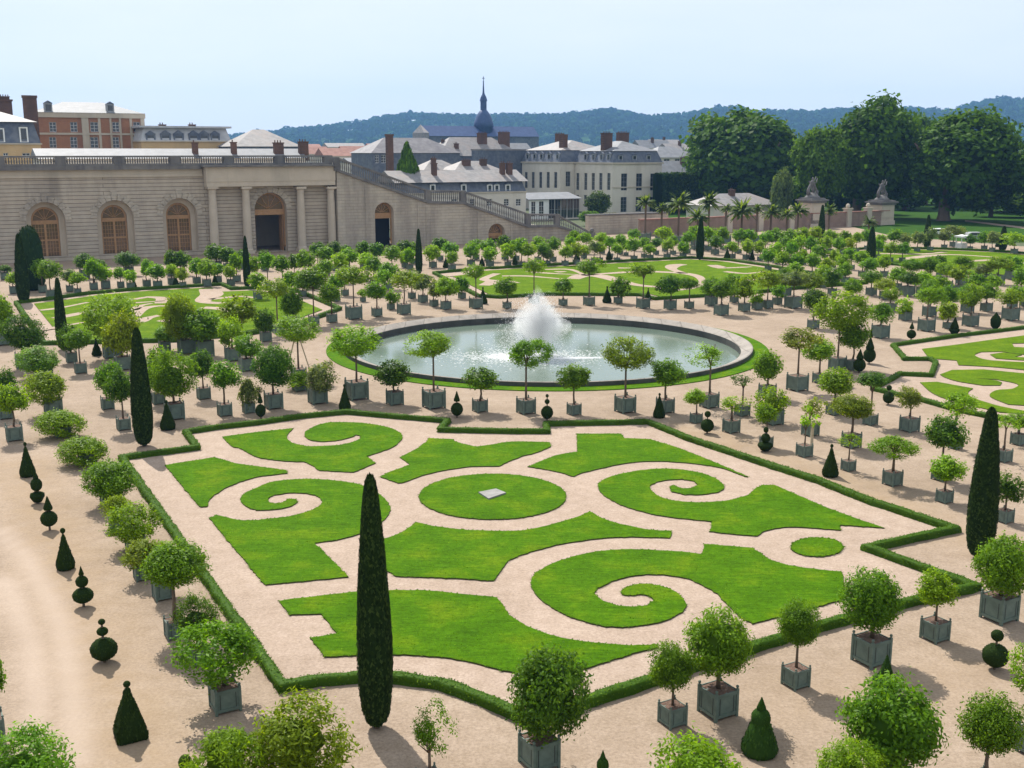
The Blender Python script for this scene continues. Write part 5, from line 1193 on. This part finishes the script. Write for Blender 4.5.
mb = MB(); hip_roof(mb, -J+1, R1*.8-1, D1+1.3, D2-1, zm+.203, zr+.3, .35); mb.build("roof", M['roofgrey'], Bm.root)
for px in (527, 534, 541, 548.5, 557): dormer(Bm.root, l2(px, 160)[0], -J+.1, ze+.7, 1.6, 1.9, True, wallm='greywood')
chimney(Bm.root, -J+3.2, D1+4, zm, zm+4.2, 1.4, 2.2); chimney(Bm.root, R1*.3, D2-5, zm, zm+4.6, 2.4, 1.0)
# glazed white veranda beside it
V_ = BF("veranda", at(529, G(560, 219).y-6), "white framed glazed veranda with pale roof beside the mansion", "building")
f = lambda px, py: V_.f(px, py)
ux = f(580, 205)[0]; u1 = f(549, 205)[0]; zt = f(545, 199)[1]; z0 = f(545, 216)[1]-1
mb = MB(); mb.box(0, ux, 0, 6, 0, max(.3, z0)); mb.build("base", M['cream'], V_.root)
fw = [(f(532, 1)[0], f(536.5, 1)[0], z0+.9, zt-.5), (f(540, 1)[0], f(545, 1)[0], z0+.9, zt-.5)]
mb = MB(); facade(mb, rect(0, u1, z0, zt), [rect(*q) for q in fw], 0, .2, 0, rev=0); mb.build("wall", M['white'], V_.root)
for q in fw: window(V_.root, *q, .12, 'white', 'glass', bars=(1, 2))
for i in range(5):
    q = u1+(ux-u1)*i/5; window(V_.root, q+.05, q+(ux-u1)/5-.05, z0, zt-.1, .3, 'greywood', 'glass', bars=(1, 1), t=.08)
mb = MB(); mb.add([(-.4, -.5, zt), (ux+.3, -.5, zt), (ux+.3, 6, zt+1.3), (-.4, 6, zt+1.3), (-.4, -.5, zt-.15), (ux+.3, -.5, zt-.15), (ux+.3, 6, zt+1.1), (-.4, 6, zt+1.1)], [(0,1,2,3),(4,5,1,0),(5,6,2,1),(7,4,0,3),(6,7,3,2),(7,6,5,4)]); mb.build("roof", M['zinc'], V_.root)

def block(name, label, px0, px1, Y, eave, wm, roof, top, depth=12, mans=None, fw_px=(), frame='white', roofm='zinc', base=0, group=None, chim=(), dorm=(), mansm='slate', dm='white', ov=.4, bars=(1, 2)):
    """generic house seen from its long side. px columns, pixel rows eave / mans / top, fw_px windows as pixel rects"""
    B_ = BF(name, at(px0, Y), label, "building", group); q = lambda px, py: B_.f(px, py)
    w_ = q(px1, 160)[0]; c = (px0+px1)/2; ze = q(c, eave)[1]
    fw = [(q(a, b)[0], q(c_, b)[0], q(a, d)[1], q(a, b)[1]) for a, b, c_, d in fw_px]
    box_walls(B_, 0, w_, 0, depth, base, ze, wm, fw, (), frame, bars=bars)
    z = ze
    if mans is not None:
        z = q(c, mans)[1]; mb = MB(); mb.box(-.25, w_+.25, -.25, depth+.25, ze+.003, ze+.25); mb.build("cornice", M['smooth'], B_.root)
        mb = MB(); frustum(mb, -.05, w_+.05, -.05, depth+.05, ze+.25, z, min(1.0, (z-ze)*.3)); mb.build("mansard_roof", M[mansm], B_.root)
    zt = q(c, top)[1]
    if roof == 'hip': mb = MB(); hip_roof(mb, .6 if mans else 0, w_-(.6 if mans else 0), .6 if mans else 0, depth-(.6 if mans else 0), z+.003, zt + (zt-z)*.0, ov); mb.build("roof", M[roofm], B_.root)
    elif roof == 'flat': mb = MB(); mb.box(-.2, w_+.2, -.2, depth+.2, z+.003, z+.4); mb.build("roof", M[roofm], B_.root)
    elif roof == 'gable':
        mb = MB(); mb.add([(-ov,-ov,z),(w_+ov,-ov,z),(w_+ov,depth+ov,z),(-ov,depth+ov,z),(-ov,depth/2,zt),(w_+ov,depth/2,zt)], [(0,1,5,4),(1,2,5),(2,3,4,5),(3,0,4),(3,2,1,0)]); mb.build("roof", M[roofm], B_.root)
    for (px, y_, top_, cw_) in chim:
        u = q(px, 150)[0]; chimney(B_.root, u, y_, z-.5, q(px, top_)[1]*1.0 + 0*y_, cw_, .9)
    for (px, y0_, y1_, dw_) in dorm:
        u = q(px, y1_)[0]; zz = q(px, y1_)[1]; dormer(B_.root, u, .0 if mans else .5, zz, dw_, q(px, y0_)[1]-zz, wallm=dm)
    return B_
block("corner_house", "slate roofed house with white dormers and ochre wall at the left edge", -60, 42, 208, 144.5, 'ochreplaster', 'hip', 108, 16, mans=121.5,
      fw_px=[(3, 153, 8, 158), (22, 153, 30, 158), (-14, 153, -8, 158)], roofm='roofgrey', dorm=[(1, 128, 143, 1.5), (24.5, 127, 143, 1.5), (-24, 128, 143, 1.5)], bars=(1, 1))
Bb = block("brick_house", "orange brick and stone building with a bright sloping roof and two dormers, upper left", 42, 145, 240, 113, 'brick', 'hip', 101, 15,
      fw_px=[(a, y0, a+w_, y1) for a, w_ in ((49, 7), (70, 7), (90, 8), (112, 7), (133, 7)) for y0, y1 in ((122, 132), (137, 148))], roofm='zinc', dorm=[(49, 103, 112, 1.6), (111, 104, 112, 1.6)], dm='greywood')
q = lambda px, py: Bb.f(px, py)
u0, u1 = q(82, 130)[0], q(145, 130)[0]; z0_, z1_ = q(110, 156)[1], q(110, 113)[1]; mb = MB()
for a, b in ((82, 89), (98.5, 101), (110, 112), (119.5, 121.5), (130, 132.5), (141, 145)): mb.box(q(a, 130)[0], q(b, 130)[0], -.14, -.003, z0_, z1_)
mb.build("stone_pier", M['smooth'], Bb.root)
mb = MB(); mb.box(-.2, u1+.2, -.3, -.145, q(100, 118)[1], z1_); mb.box(0, u1, -.2, -.143, q(100, 135)[1], q(100, 133)[1]); mb.build("string_course", M['smooth'], Bb.root)
B3_ = BF("tall_chimney", at(31.5, 232), "tall dark brick chimney stack at upper left beside the brick building", "chimney"); u = B3_.f(38.5, 120)[0]; zt = B3_.f(36, 98)[1]
mb = MB(); mb.box(0, u, 0, .9, 0, zt); mb.box(-.12, u+.12, -.12, 1.02, zt+.003, zt+.5); mb.build("stack", M['redbrick'], B3_.root)
block("dark_brick_block", "dark brick building top with chimney pots at the far left edge", -20, 17, 250, 101, 'redbrick', 'flat', 100, 10, roofm='redbrick', chim=[(10, 2, 97, 2.0), (2, 2, 96, 1.6)])
block("low_long_house", "long low building with a pale zinc roof just behind the balustrade", 43, 305, 183, 158.5, 'cream', 'gable', 148.5, 9, roofm='zinc', chim=[(198, 2, 143.5, .9), (237, 2, 143, .9), (282, 2, 143.5, 1.7), (307, 2, 142.5, 1.7)])
block("grey_mansard_house", "long grey roofed house with a row of six dark dormers, upper left", 145, 232, 242, 142, 'ochreplaster', 'flat', 127, 13, mans=128, mansm='paleslate', roofm='paleslate', dorm=[(151, 134, 141.5, 2.0), (166, 134, 141.5, 2.2), (179, 134, 141.5, 2.2), (194, 134, 141.5, 2.2), (204.5, 134, 141.5, 2.2), (215.5, 134, 141.5, 2.0)], chim=[(168, 4, 125, 1.4), (198, 4, 125, 1.4)], dm='slate')
block("hip_roof_house", "house with a large pale hipped roof like a pyramid, left of the hills", 238, 301, 238, 146.5, 'slate', 'hip', 129, 13, roofm='roofgrey', chim=[])
# red roofed town strip
r = random.Random(4)
for k, (a, b, e, t, Y, rm) in enumerate(((300, 330, 154, 146.5, 420, 'redroof'), (326, 352, 156, 148, 380, 'redroof'), (346, 372, 153.5, 146, 440, 'redroof'), (364, 392, 157, 149.5, 360, 'redroof'), (330, 366, 147, 143, 560, 'roofgrey'), (372, 400, 148, 143.5, 540, 'redroof'), (300, 322, 148, 144, 600, 'redroof'),
      (352, 377, 163, 158, 330, 'zinc'))):
    lab = ["red tiled town house, leftmost beyond the balustrade end", "red tiled town house just right of the leftmost one", "red tiled town house below the hill, third of the strip", "red tiled town house left of the tall slate roof chimney", "grey roofed far house above the red roofs", "red roofed far house behind the slate roof", "small red roofed far house at the foot of the left hill", "pale roofed low house beside the stair top"][k]
    block("town_house", lab, a, b, Y, e, 'cream', 'gable', t, 9, roofm=rm, group="small town houses far behind")
block("slate_roof_house", "long house with a broad grey slate roof left of the dome", 373, 460, 285, 153, 'slate', 'hip', 137.5, 14, roofm='midslate', fw_px=[(375, 155, 379, 163), (381, 155, 386, 163)], frame='white')
B4_ = BF("tall_chimney", at(388.5, 250), "very tall slender brick chimney right of the stair top", "chimney"); u = B4_.f(393.5, 150)[0]; zt = B4_.f(392, 136)[1]
mb = MB(); mb.box(0, u, 0, 1.0, 0, zt); mb.box(-.12, u+.12, -.12, 1.12, zt+.003, zt+.4); mb.build("stack", M['redbrick'], B4_.root)
block("bright_roof_house", "house with a bright mottled roof and two brown chimneys below the dome", 441, 523, 330, 156, 'slate', 'hip', 137, 15, mans=None, roofm='roofgrey', chim=[(490, 5, 133.5, 3.0), (512, 5, 132.5, 3.6), (461, 3, 144, 1.2), (455, 8, 140, .8), (467, 8, 140, .8)])
block("blue_wall_house", "blue grey slate clad house front below the brown chimneys", 485, 528, 318, 150.5, 'slate', 'flat', 150, 8, roofm='roofgrey')
block("low_grey_roofs", "low pale hipped roof with dark chimney, left of centre behind the long house", 425, 462, 268, 170, 'cream', 'hip', 160, 8, roofm='roofgrey', chim=[(437, 2, 159, 1.0)])
block("low_grey_roofs", "low pale hipped roof with two brown chimneys, right behind the long house", 456, 500, 265, 170, 'cream', 'hip', 161, 8, roofm='roofgrey', chim=[(470, 2, 161, 2.0), (487, 2, 160, 1.6)])
block("long_mansard_house", "long cream house with blue slate lower roof and light grey upper roof above the stairs", 396, 526, 232, 193.5, 'cream', 'gable', 170.5, 10, mans=182,
      fw_px=[(504, 199, 509, 206), (516, 199, 521, 206), (452, 199, 457, 206), (470, 199, 475, 206), (487, 199, 492, 206)], roofm='roofgrey', dorm=[(433, 184.5, 192.5, 1.2), (464, 184.5, 192.5, 1.2), (490, 184.5, 192.5, 1.2), (497, 184.5, 192.5, 1.2), (508, 184.5, 192.5, 1.2)], chim=[(440, 3, 164, 1.0), (509, 3, 164, 1.0), (516, 3, 164, 1.2)])
# right of the mansion
block("far_hip_house", "pale hipped roof house with white front just right of the mansion", 655, 698, 350, 157.5, 'cream', 'hip', 146.5, 12, roofm='zinc', fw_px=[(664, 159, 670, 165), (675, 159, 680, 165), (685, 159, 690, 165)])
block("low_bright_house", "low bright sunlit roof with dark chimney between mansion and trees", 662, 692, 325, 173.5, 'cream', 'gable', 161, 9, roofm='zinc', chim=[(690, 3, 158, 1.6)])
for k, (a, b, e, t, Y) in enumerate(((640, 672, 148, 140, 520), (668, 700, 150, 143.5, 470), (690, 716, 150, 144, 540), (652, 682, 144, 139.5, 620), (696, 724, 158, 150, 420))):
    block("town_house", ["grey roofed far house right behind the mansion chimneys", "pale roofed far house near the big trees, front row", "small far house just left of the big trees", "grey roofed far house highest on the right town strip", "pale far house beside the big tree's left edge"][k], a, b, Y, e, 'cream', 'gable', t, 9, roofm='roofgrey' if k % 2 else 'zinc', group="small town houses far behind", chim=[((a+b)/2, 3, t-2, 1.2)])
block("town_house", "small pale roofed house beyond the mansion's left end", 505, 533, 350, 153, 'cream', 'gable', 143, 9, roofm='zinc', group="small town houses far behind")
block("garden_pavilion", "low pavilion with a pale hipped roof behind the palms", 714, 779, 258, 205, 'cream', 'hip', 194, 10, roofm='roofgrey', chim=[(745, 4, 191, 1.4)], ov=.8)
# church with dome
ch = BF("domed_church", at(484, 620), "distant church with blue slate roofs, a dome and a thin tall spire", "church"); sx = scale_at(Vector((0, 620, 16)))
def cz(py): return 16 + (151-py)/sx
mb = MB(); n0, n1 = -60/sx*1.15, 50/sx*1.15
mb.box(n0, n1, -6, 6, 0, cz(137)); mb.build("wall", M['slate'], ch.root)
mb = MB(); mb.add([(n0,-7,cz(137)),(n1,-7,cz(137)),(n1,7,cz(137)),(n0,7,cz(137)),(n0,0,cz(127)),(n1,0,cz(127))], [(0,1,5,4),(1,2,5),(2,3,4,5),(3,0,4),(3,2,1,0)]); mb.build("roof", M['blueslate'], ch.root)
mb = MB(); mb.box(n0-1.5, n0+1.5, -7, 7, 0, cz(134)); mb.add([(n0-1.5,-7,cz(134)),(n0+1.5,-7,cz(134)),(n0+1.5,7,cz(134)),(n0-1.5,7,cz(134)),(n0,0,cz(126))], [(0,1,4),(1,2,4),(2,3,4),(3,0,4)]); mb.build("gable", M['roofgrey'], ch.root)
rr = 9.2/sx; mb = MB(); mb.lathe([(rr*1.0, cz(136)), (rr*1.0, cz(128)), (rr*1.12, cz(127.5)), (rr*1.02, cz(123)), (rr*.86, cz(118.5)), (rr*.62, cz(114.5)), (rr*.42, cz(112)), (rr*.34, cz(111.5))], 16); mb.build("dome", M['blueslate'], ch.root, True)
mb = MB(); mb.lathe([(rr*.34, cz(111.6)), (rr*.34, cz(103)), (rr*.42, cz(102.5)), (rr*.30, cz(98.5)), (rr*.16, cz(96.5)), (rr*.10, cz(94)), (rr*.05, cz(84))], 10); mb.lathe([(.1, cz(84.5)), (.45, cz(83.7)), (.1, cz(83))], 8); mb.box(-.12, .12, -.12, .12, cz(83), cz(79)); mb.box(-.7, .7, -.1, .1, cz(81.2), cz(80.6)); mb.build("spire", M['blueslate'], ch.root)

# ================================================================== BIG TREES AND PLANTS
PK = [crown_mesh("crown", 15000, .092, 400+k, 420, flat=.95, lump=.30, core=.66, clr=.15, mat='treeleaf', aspect=.75, hollow=.6) for k in range(4)]
PKS = [crown_mesh("crown", 4500, .15, 440+k, 150, flat=.95, lump=.28, core=.55, clr=.22, mat='treeleaf', aspect=.7, hollow=.55) for k in range(3)]
CONIF = clipped([(.1, 0), (.8, .02), (1, .1), (.75, .35), (.5, .62), (.25, .85), (.03, 1)], 16, 2600, .16, 12, jit=.09)
def park_tree(px, Y, x0, x1, top, bot, label, col, bankk=PK, k=0, cat="tree"):
    p = at(px, Y); s = scale_at(Vector((p.x, p.y, 8))); R = (x1-x0)/2/s; zt = height_at(p, top); zb = max(height_at(p, bot), .8)
    R *= 1.10; zt += (zt-zb)*.035
    root = empty("park_tree", p, random.uniform(0, 6), label, cat, "big park trees")
    link("crown", bankk[k], root, loc=(0, 0, zb), scale=(R*1.02, R*1.02, zt-zb), color=(*col, 1))
    mb = MB(); mb.tube([(0, 0, 0), (.1, 0, zb*.6+1), (0, .2, zb+(zt-zb)*.45)], [R*.11, R*.085, R*.05], 9)
    for q in range(5): a = q*1.26+k; mb.tube([(0, .1, zb+(zt-zb)*(.1+.05*q)), (R*.4*math.cos(a), R*.4*math.sin(a), zb+(zt-zb)*(.35+.06*q)), (R*.5*math.cos(a), R*.5*math.sin(a), zb+(zt-zb)*(.42+.06*q))], [R*.05, R*.035, R*.012], 6)
    mb.build("trunk", M['bark'], root); return root
DK = (.050, .114, .009); MD = (.066, .138, .009); LT = (.08, .17, .012)
park_tree(757, 305, 694, 824, 90, 212, "large dark round park tree left of the tree group, above the pavilion", DK, PK, 0)
park_tree(857, 275, 806, 908, 91, 226, "tallest dark park tree in the group, behind the gate piers", DK, PK, 1)
park_tree(818, 268, 789, 846, 132, 226, "narrower green tree left of the tallest one, behind the left gate pier", MD, PK, 2)
park_tree(945, 262, 880, 1003, 108, 225, "broad dark park tree right of the gate piers", DK, PK, 3)
park_tree(1022, 300, 980, 1070, 139, 226, "lighter green park tree at the right edge", MD, PK, 0)
park_tree(905, 330, 868, 945, 120, 215, "dark park tree in the gap behind the two largest", DK, PK, 2)
park_tree(714, 300, 694, 738, 140, 200, "small dark park tree below the left flank of the largest crown", DK, PKS, 0)
park_tree(779, 262, 768, 791, 165, 216, "small silvery green tree before the dark park trees", (.10, .15, .05), PKS, 1)
for k_, (px_, Y_, a_, b_, t_, lb_) in enumerate(((800, 285, 778, 826, 170, "low dark understorey tree left of the left gate pier"), (848, 300, 822, 876, 165, "low dark understorey tree between the gate piers"), (872, 290, 852, 898, 178, "small understorey tree just behind the right gate pier"),
    (905, 310, 884, 930, 172, "low understorey tree just right of the right gate pier"), (965, 330, 938, 994, 176, "low tree filling the gap below the broad right crown"), (992, 280, 972, 1014, 178, "low green tree at the right edge under the lighter tree"), (1030, 275, 1008, 1056, 185, "bushy low tree cut by the right edge"), (758, 320, 722, 796, 165, "low dark tree in the shade behind the pavilion"), (925, 345, 900, 952, 180, "low tree deep in the shade under the broad crown"))):
    park_tree(px_, Y_, a_, b_, t_, 232, lb_, DK if k_ % 2 else MD, PKS, k_ % 3)
park_tree(1060, 250, 1010, 1110, 120, 220, "dark park tree cut by the right edge", DK, PK, 1)
park_tree(408, 240, 398, 428, 146, 196, "green conifer among the roofs beside the tall chimney", MD, [CONIF], 0, "conifer")
park_tree(598, 262, 586, 612, 193, 218, "grey green rounded tree before the mansion's left corner", (.06, .10, .03), PKS, 2)
park_tree(592, 245, 582, 604, 209, 232, "bright green shrub tree at the foot of the staircase", LT, PKS, 0)
park_tree(617, 250, 604, 630, 212, 230, "brownish green shrub tree on the ledge before the mansion", (.11, .11, .04), PKS, 1)
park_tree(660, 246, 650, 672, 216, 236, "low reddish bush below the palms", (.13, .08, .035), PKS, 2)
park_tree(690, 243, 676, 706, 217, 236, "low reddish green bush between palms", (.11, .085, .03), PKS, 0)
# tall clipped screen hedge
hp = at(662, 292); TH_ = BF("screen_hedge", hp, "tall dark clipped hedge wall beside the mansion", "hedge"); u = TH_.f(745, 190)[0]; zt = TH_.f(700, 174)[1]
r = np.random.default_rng(8); n = 9000; nx = 40
V = []; Q = []
for i in range(nx+1):
    x = u*i/nx
    for (y, z) in ((0, 0), (-.2, zt*.5), (0, zt*.97), (.6, zt), (4, zt), (4, 0)): V.append((x+r.normal(0, .1), y+r.normal(0, .18), z*(1+r.normal(0, .015))))
for i in range(nx):
    for k in range(5): Q.append((i*6+k, (i+1)*6+k, (i+1)*6+k+1, i*6+k+1))
C = np.stack([r.random(n)*u, r.normal(-.1, .22, n), r.random(n)*zt], 1); top_ = r.random(n) < .25; C[top_, 1] = r.random(top_.sum())*3.5; C[top_, 2] = zt + r.normal(.05, .15, top_.sum())
nn = unit(np.where(top_[:, None], np.array([[0, 0, 1.]]), np.array([[0, -1., .2]])) + r.normal(0, .5, (n, 3))); LV, LQ = leaves(C, nn, .75, .5, r)
V2, Q2, va = join_q([(np.array(V), np.array(Q), .25), (LV, LQ, r.random(n))]); link("foliage", quad_mesh("foliage", V2, Q2, va, M['treeleaf']), TH_.root, color=(.02, .05, .012, 1))
# palms
def palm_mesh(seed, nf=64):
    r = np.random.default_rng(seed); Vs = []; Qs = []; va = []; b = 0
    for k in range(nf):
        a = r.uniform(0, 6.28); el = r.uniform(-.25, 1.35); Ln = r.uniform(.85, 1.1); seg = 7; prev = None; p = np.array([0., 0, 0]); w0 = .10
        d = np.array([math.cos(a)*math.cos(el), math.sin(a)*math.cos(el), math.sin(el)])
        for i in range(seg+1):
            side = np.array([-math.sin(a), math.cos(a), 0]); wd = w0*math.sin(math.pi*(.12+.86*i/seg))
            Vs += [p+side*wd+[0, 0, -.25*wd], p+[0, 0, .04], p-side*wd+[0, 0, -.25*wd]]
            if i < seg:
                q = b+3*i; Qs += [(q, q+1, q+4, q+3), (q+1, q+2, q+5, q+4)]; va += [r.random()]*2
            p = p + d*Ln/seg; d = d + np.array([0, 0, -.16]); d /= np.linalg.norm(d)
        b += 3*(seg+1)
    return quad_mesh("fronds", np.array(Vs), np.array(Qs), np.array(va), M['leaf'])
PALM = [palm_mesh(s) for s in range(3)]
mb = MB(); mb.tube([(0, 0, 0), (.02, 0, .5), (0, 0, 1)], [1, .8, .9], 8); PT = mb.mesh("trunk", M['bark'])
for i, (px, by, top, w_, lb) in enumerate(((645, 240, 195, 25, "leftmost palm, before the mansion's right corner"), (661, 243, 203, 18, "small dark palm next to the mansion corner"), (678, 243, 193, 36, "large palm with drooping fronds before the dark hedge"), (697, 246, 209, 28, "low palm with bright fronds near the far cypress"),
     (708, 241, 193, 30, "palm before the right end of the dark hedge"), (725, 243, 204, 16, "thin palm left of the pavilion roof"), (741, 242, 199, 38, "broad palm before the pavilion roof"), (756, 243, 204, 16, "thin palm at the pavilion's right half"), (770, 241, 205, 26, "palm at the right end of the pavilion"),
     (797, 240, 203, 26, "palm left of the left gate pier"), (828, 240, 204, 20, "palm just right of the left gate pier"), (868, 241, 216, 20, "small bright palm left of the right gate pier"), (786, 242, 208, 22, "small palm between the pavilion and left pier"))):
    g = G(px, by); s = scale_at(g); ht = height_at(g, top); R = w_/2/s*.9
    root = empty("potted_palm", g, random.uniform(0, 6), lb, "palm", "palms along the garden wall")
    link("fronds", PALM[i % 3], root, loc=(0, 0, ht-R*.75), scale=(R, R, R*1.0), color=(.06, .105, .022, 1)); link("trunk", PT, root, scale=(.22, .22, ht-R*.7)); link("tub", TUB_LO, root, scale=(1.6, 1.6, 1.3))

# ------------------------------------------------------------------ far right details
def car(px, py, label, paint, rz, L_=4.3, van=False, cat="car"):
    g = G(px, py); root = empty("parked_car", g, rz, label, cat); h = 1.45 if not van else 2.0
    mb = MB(); prof = [(-L_/2, .35), (-L_/2, .85), (-L_/2+.3, .95), (-L_/2+.55, h-.08), (-L_/2+.9, h), (L_*.12, h), (L_*.27, .98), (L_/2-.15, .85), (L_/2, .6), (L_/2, .35)]
    if van: prof = [(-L_/2, .35), (-L_/2, h-.1), (-L_/2+.2, h), (L_*.28, h), (L_*.38, 1.1), (L_/2-.1, .95), (L_/2, .6), (L_/2, .35)]
    n = len(prof); V = [(x, y, z) for y in (-.85, .85) for x, z in prof]; mb.add(V, [tuple(reversed(range(n))), tuple(range(n, 2*n))] + [(i, (i+1) % n, n+(i+1) % n, n+i) for i in range(n)])
    mb.build("body", paint, root)
    mb = MB()
    for y in (-.862, .852): mb.box(-L_/2+.75, L_*.12, y, y+.01, .98, h-.12)
    mb.add([(L_*.135, -.75, h-.06), (L_*.265, -.78, 1.02), (L_*.265, .78, 1.02), (L_*.135, .75, h-.06)], [(0, 1, 2, 3)]); mb.build("car_window", M['glass'], root)
    for x in (-L_*.32, L_*.32):
        for y in (-.8, .8):
            mb = MB(); k = 12; V = [(x+.32*math.cos(2*math.pi*i/k), y+dy, .32+.32*math.sin(2*math.pi*i/k)) for dy in (-.1, .1) for i in range(k)]
            mb.add(V, [tuple(range(k)), tuple(reversed(range(k, 2*k)))] + [(i, k+i, k+(i+1) % k, (i+1) % k) for i in range(k)]); mb.build("wheel", M['ironwork'], root)
car(940, 236, "white parked car beyond the far lawn, right of the gate pier", M['white'], rad(12), 4.6)
car(976, 240, "dark grey parked car right of the white kiosk", M['greywood'], rad(8), 4.6, False, "car")
g = G(961, 249); kr = empty("kiosk", g, ROT, "small white kiosk with a flat canopy at the far lawn", "kiosk")
mb = MB(); mb.box(-.75, .75, -.6, .6, 0, 1.0); mb.build("counter", M['white'], kr)
mb = MB(); mb.box(-.95, .95, -.85, .85, 1.95, 2.2); mb.lathe([(.85, 2.2), (.2, 2.4)], 4, 0, 0); mb.build("canopy", M['white'], kr)
for x in (-.7, .7):
    for y in (-.55, .55): mb = MB(); mb.box(x-.05, x+.05, y-.05, y+.05, 1.0, 1.95); mb.build("post", M['white'], kr)
mb = MB(); q = [G(*p) for p in ((965, 220), (1030, 227.5), (1030, 229.5), (965, 221.5))]; mb.poly([(p.x, p.y) for p in q][::-1], .01); tag(mb.build("park_path", M['path']), "pale path crossing the shaded park lawn", "path", kind="structure")

# ================================================================== HILLS, FOREST, AIR
ridge = [(-250, 140), (-60, 140), (180, 137), (225, 134), (250, 132), (290, 128), (330, 124), (360, 121), (380, 116), (410, 112.5), (440, 113), (480, 114), (520, 113), (560, 113), (590, 109), (605, 108), (640, 114), (680, 113), (705, 107), (730, 106), (745, 110), (800, 110), (830, 108), (900, 107), (935, 110), (955, 103), (985, 97), (1010, 98.5), (1040, 100), (1300, 108)]
rx = [p[0] for p in ridge]; ry = [p[1] for p in ridge]
D0, D1_ = 2400.0, 3600.0
def hill_z(px, t):                        # t 0 front foot .. 1 crest
    Y = D0 + (D1_-D0)*t; top = 16 + (151-(np.interp(px, rx, ry)+10.0))*(D1_/F)*1.01
    return top * (np.sin(np.clip(t, 0, 1)*math.pi/2)**1.25)
V = []; Q = []; NXH, NT = 160, 12
for j in range(NT+1):
    t = j/(NT-2)
    for i in range(NXH+1):
        px = -250+1550*i/NXH; Y = D0+(D1_-D0)*t; u = (px-512)/F*CT
        z = float(hill_z(px, min(t, 1))) if t <= 1 else float(hill_z(px, 1))*max(0, 1-(t-1)*3)
        V.append((u*Y*1.03, Y, z-1))
for j in range(NT):
    for i in range(NXH): a = j*(NXH+1)+i; Q.append((a, a+1, a+NXH+2, a+NXH+1))
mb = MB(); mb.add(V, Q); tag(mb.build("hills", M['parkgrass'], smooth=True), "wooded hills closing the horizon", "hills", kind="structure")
r = np.random.default_rng(21); nT = 5200; px = r.uniform(-200, 1250, nT); t = r.random(nT)**.75; t[:900] = r.uniform(.96, 1.0, 900)
Y = D0+(D1_-D0)*t; X = (px-512)/F*CT*Y*1.03; Z = np.array([hill_z(a, b) for a, b in zip(px, t)]); rad_t = r.uniform(6.5, 14, nT); lift = np.zeros(nT); lift[:320] = r.uniform(0, 13, 320); rad_t[:320] *= r.uniform(.55, .95, 320)
k = 26; d = unit(r.normal(size=(nT*k, 3))); d[:, 2] = np.abs(d[:, 2])*1.0-.25; d = unit(d)
rr = np.repeat(rad_t, k); ctr = np.repeat(np.stack([X, Y, Z+rad_t*.75+lift], 1), k, 0) + d*rr[:, None]*np.array([1, 1, 1.05])*r.uniform(.75, 1.05, (nT*k, 1))
LV, LQ = leaves(ctr, unit(d+r.normal(0, .22, d.shape)), rr*.95, rr*.85, r)
vv = np.clip(np.repeat(r.random(nT), k)*.6 + r.random(nT*k)*.3, 0, 1)
fo = link("forest", quad_mesh("forest", LV, LQ, vv, M['farleaf']), color=(.026, .068, .018, 1)); tag(fo, "distant woods covering the hills", "woods", kind="stuff")
# middle-distance greenery between town and hills
nT = 900; px = r.uniform(-150, 1200, nT); Y = r.uniform(700, 2300, nT); X = (px-512)/F*CT*Y; rad_t = r.uniform(4.5, 8, nT); k = 24
d = unit(r.normal(size=(nT*k, 3))); rr = np.repeat(rad_t, k); ctr = np.repeat(np.stack([X, Y, rad_t*1.1], 1), k, 0) + d*rr[:, None]*r.uniform(.7, 1.05, (nT*k, 1)); LV, LQ = leaves(ctr, unit(d+r.normal(0, .4, d.shape)), rr*.8, rr*.65, r)
fo = link("far_woods", quad_mesh("far_woods", LV, LQ, np.clip(np.repeat(r.random(nT), k), 0, 1), M['treeleaf']), color=(.03, .075, .018, 1)); tag(fo, "far tree cover between the town and the hills", "woods", kind="stuff")
m, nt, o = new_mat("haze air"); pv = N(nt, "ShaderNodeVolumePrincipled"); pv.inputs["Color"].default_value = (.27, .53, 1.0, 1); pv.inputs["Density"].default_value = .00011; pv.inputs["Anisotropy"].default_value = .15
L(nt, pv.outputs[0], o.inputs["Volume"])
mb = MB(); mb.box(-3300, 3300, -25, 4700, -2.0, 260); tag(mb.build("haze", m), "thin blue air haze over the town and hills", "haze", kind="stuff")
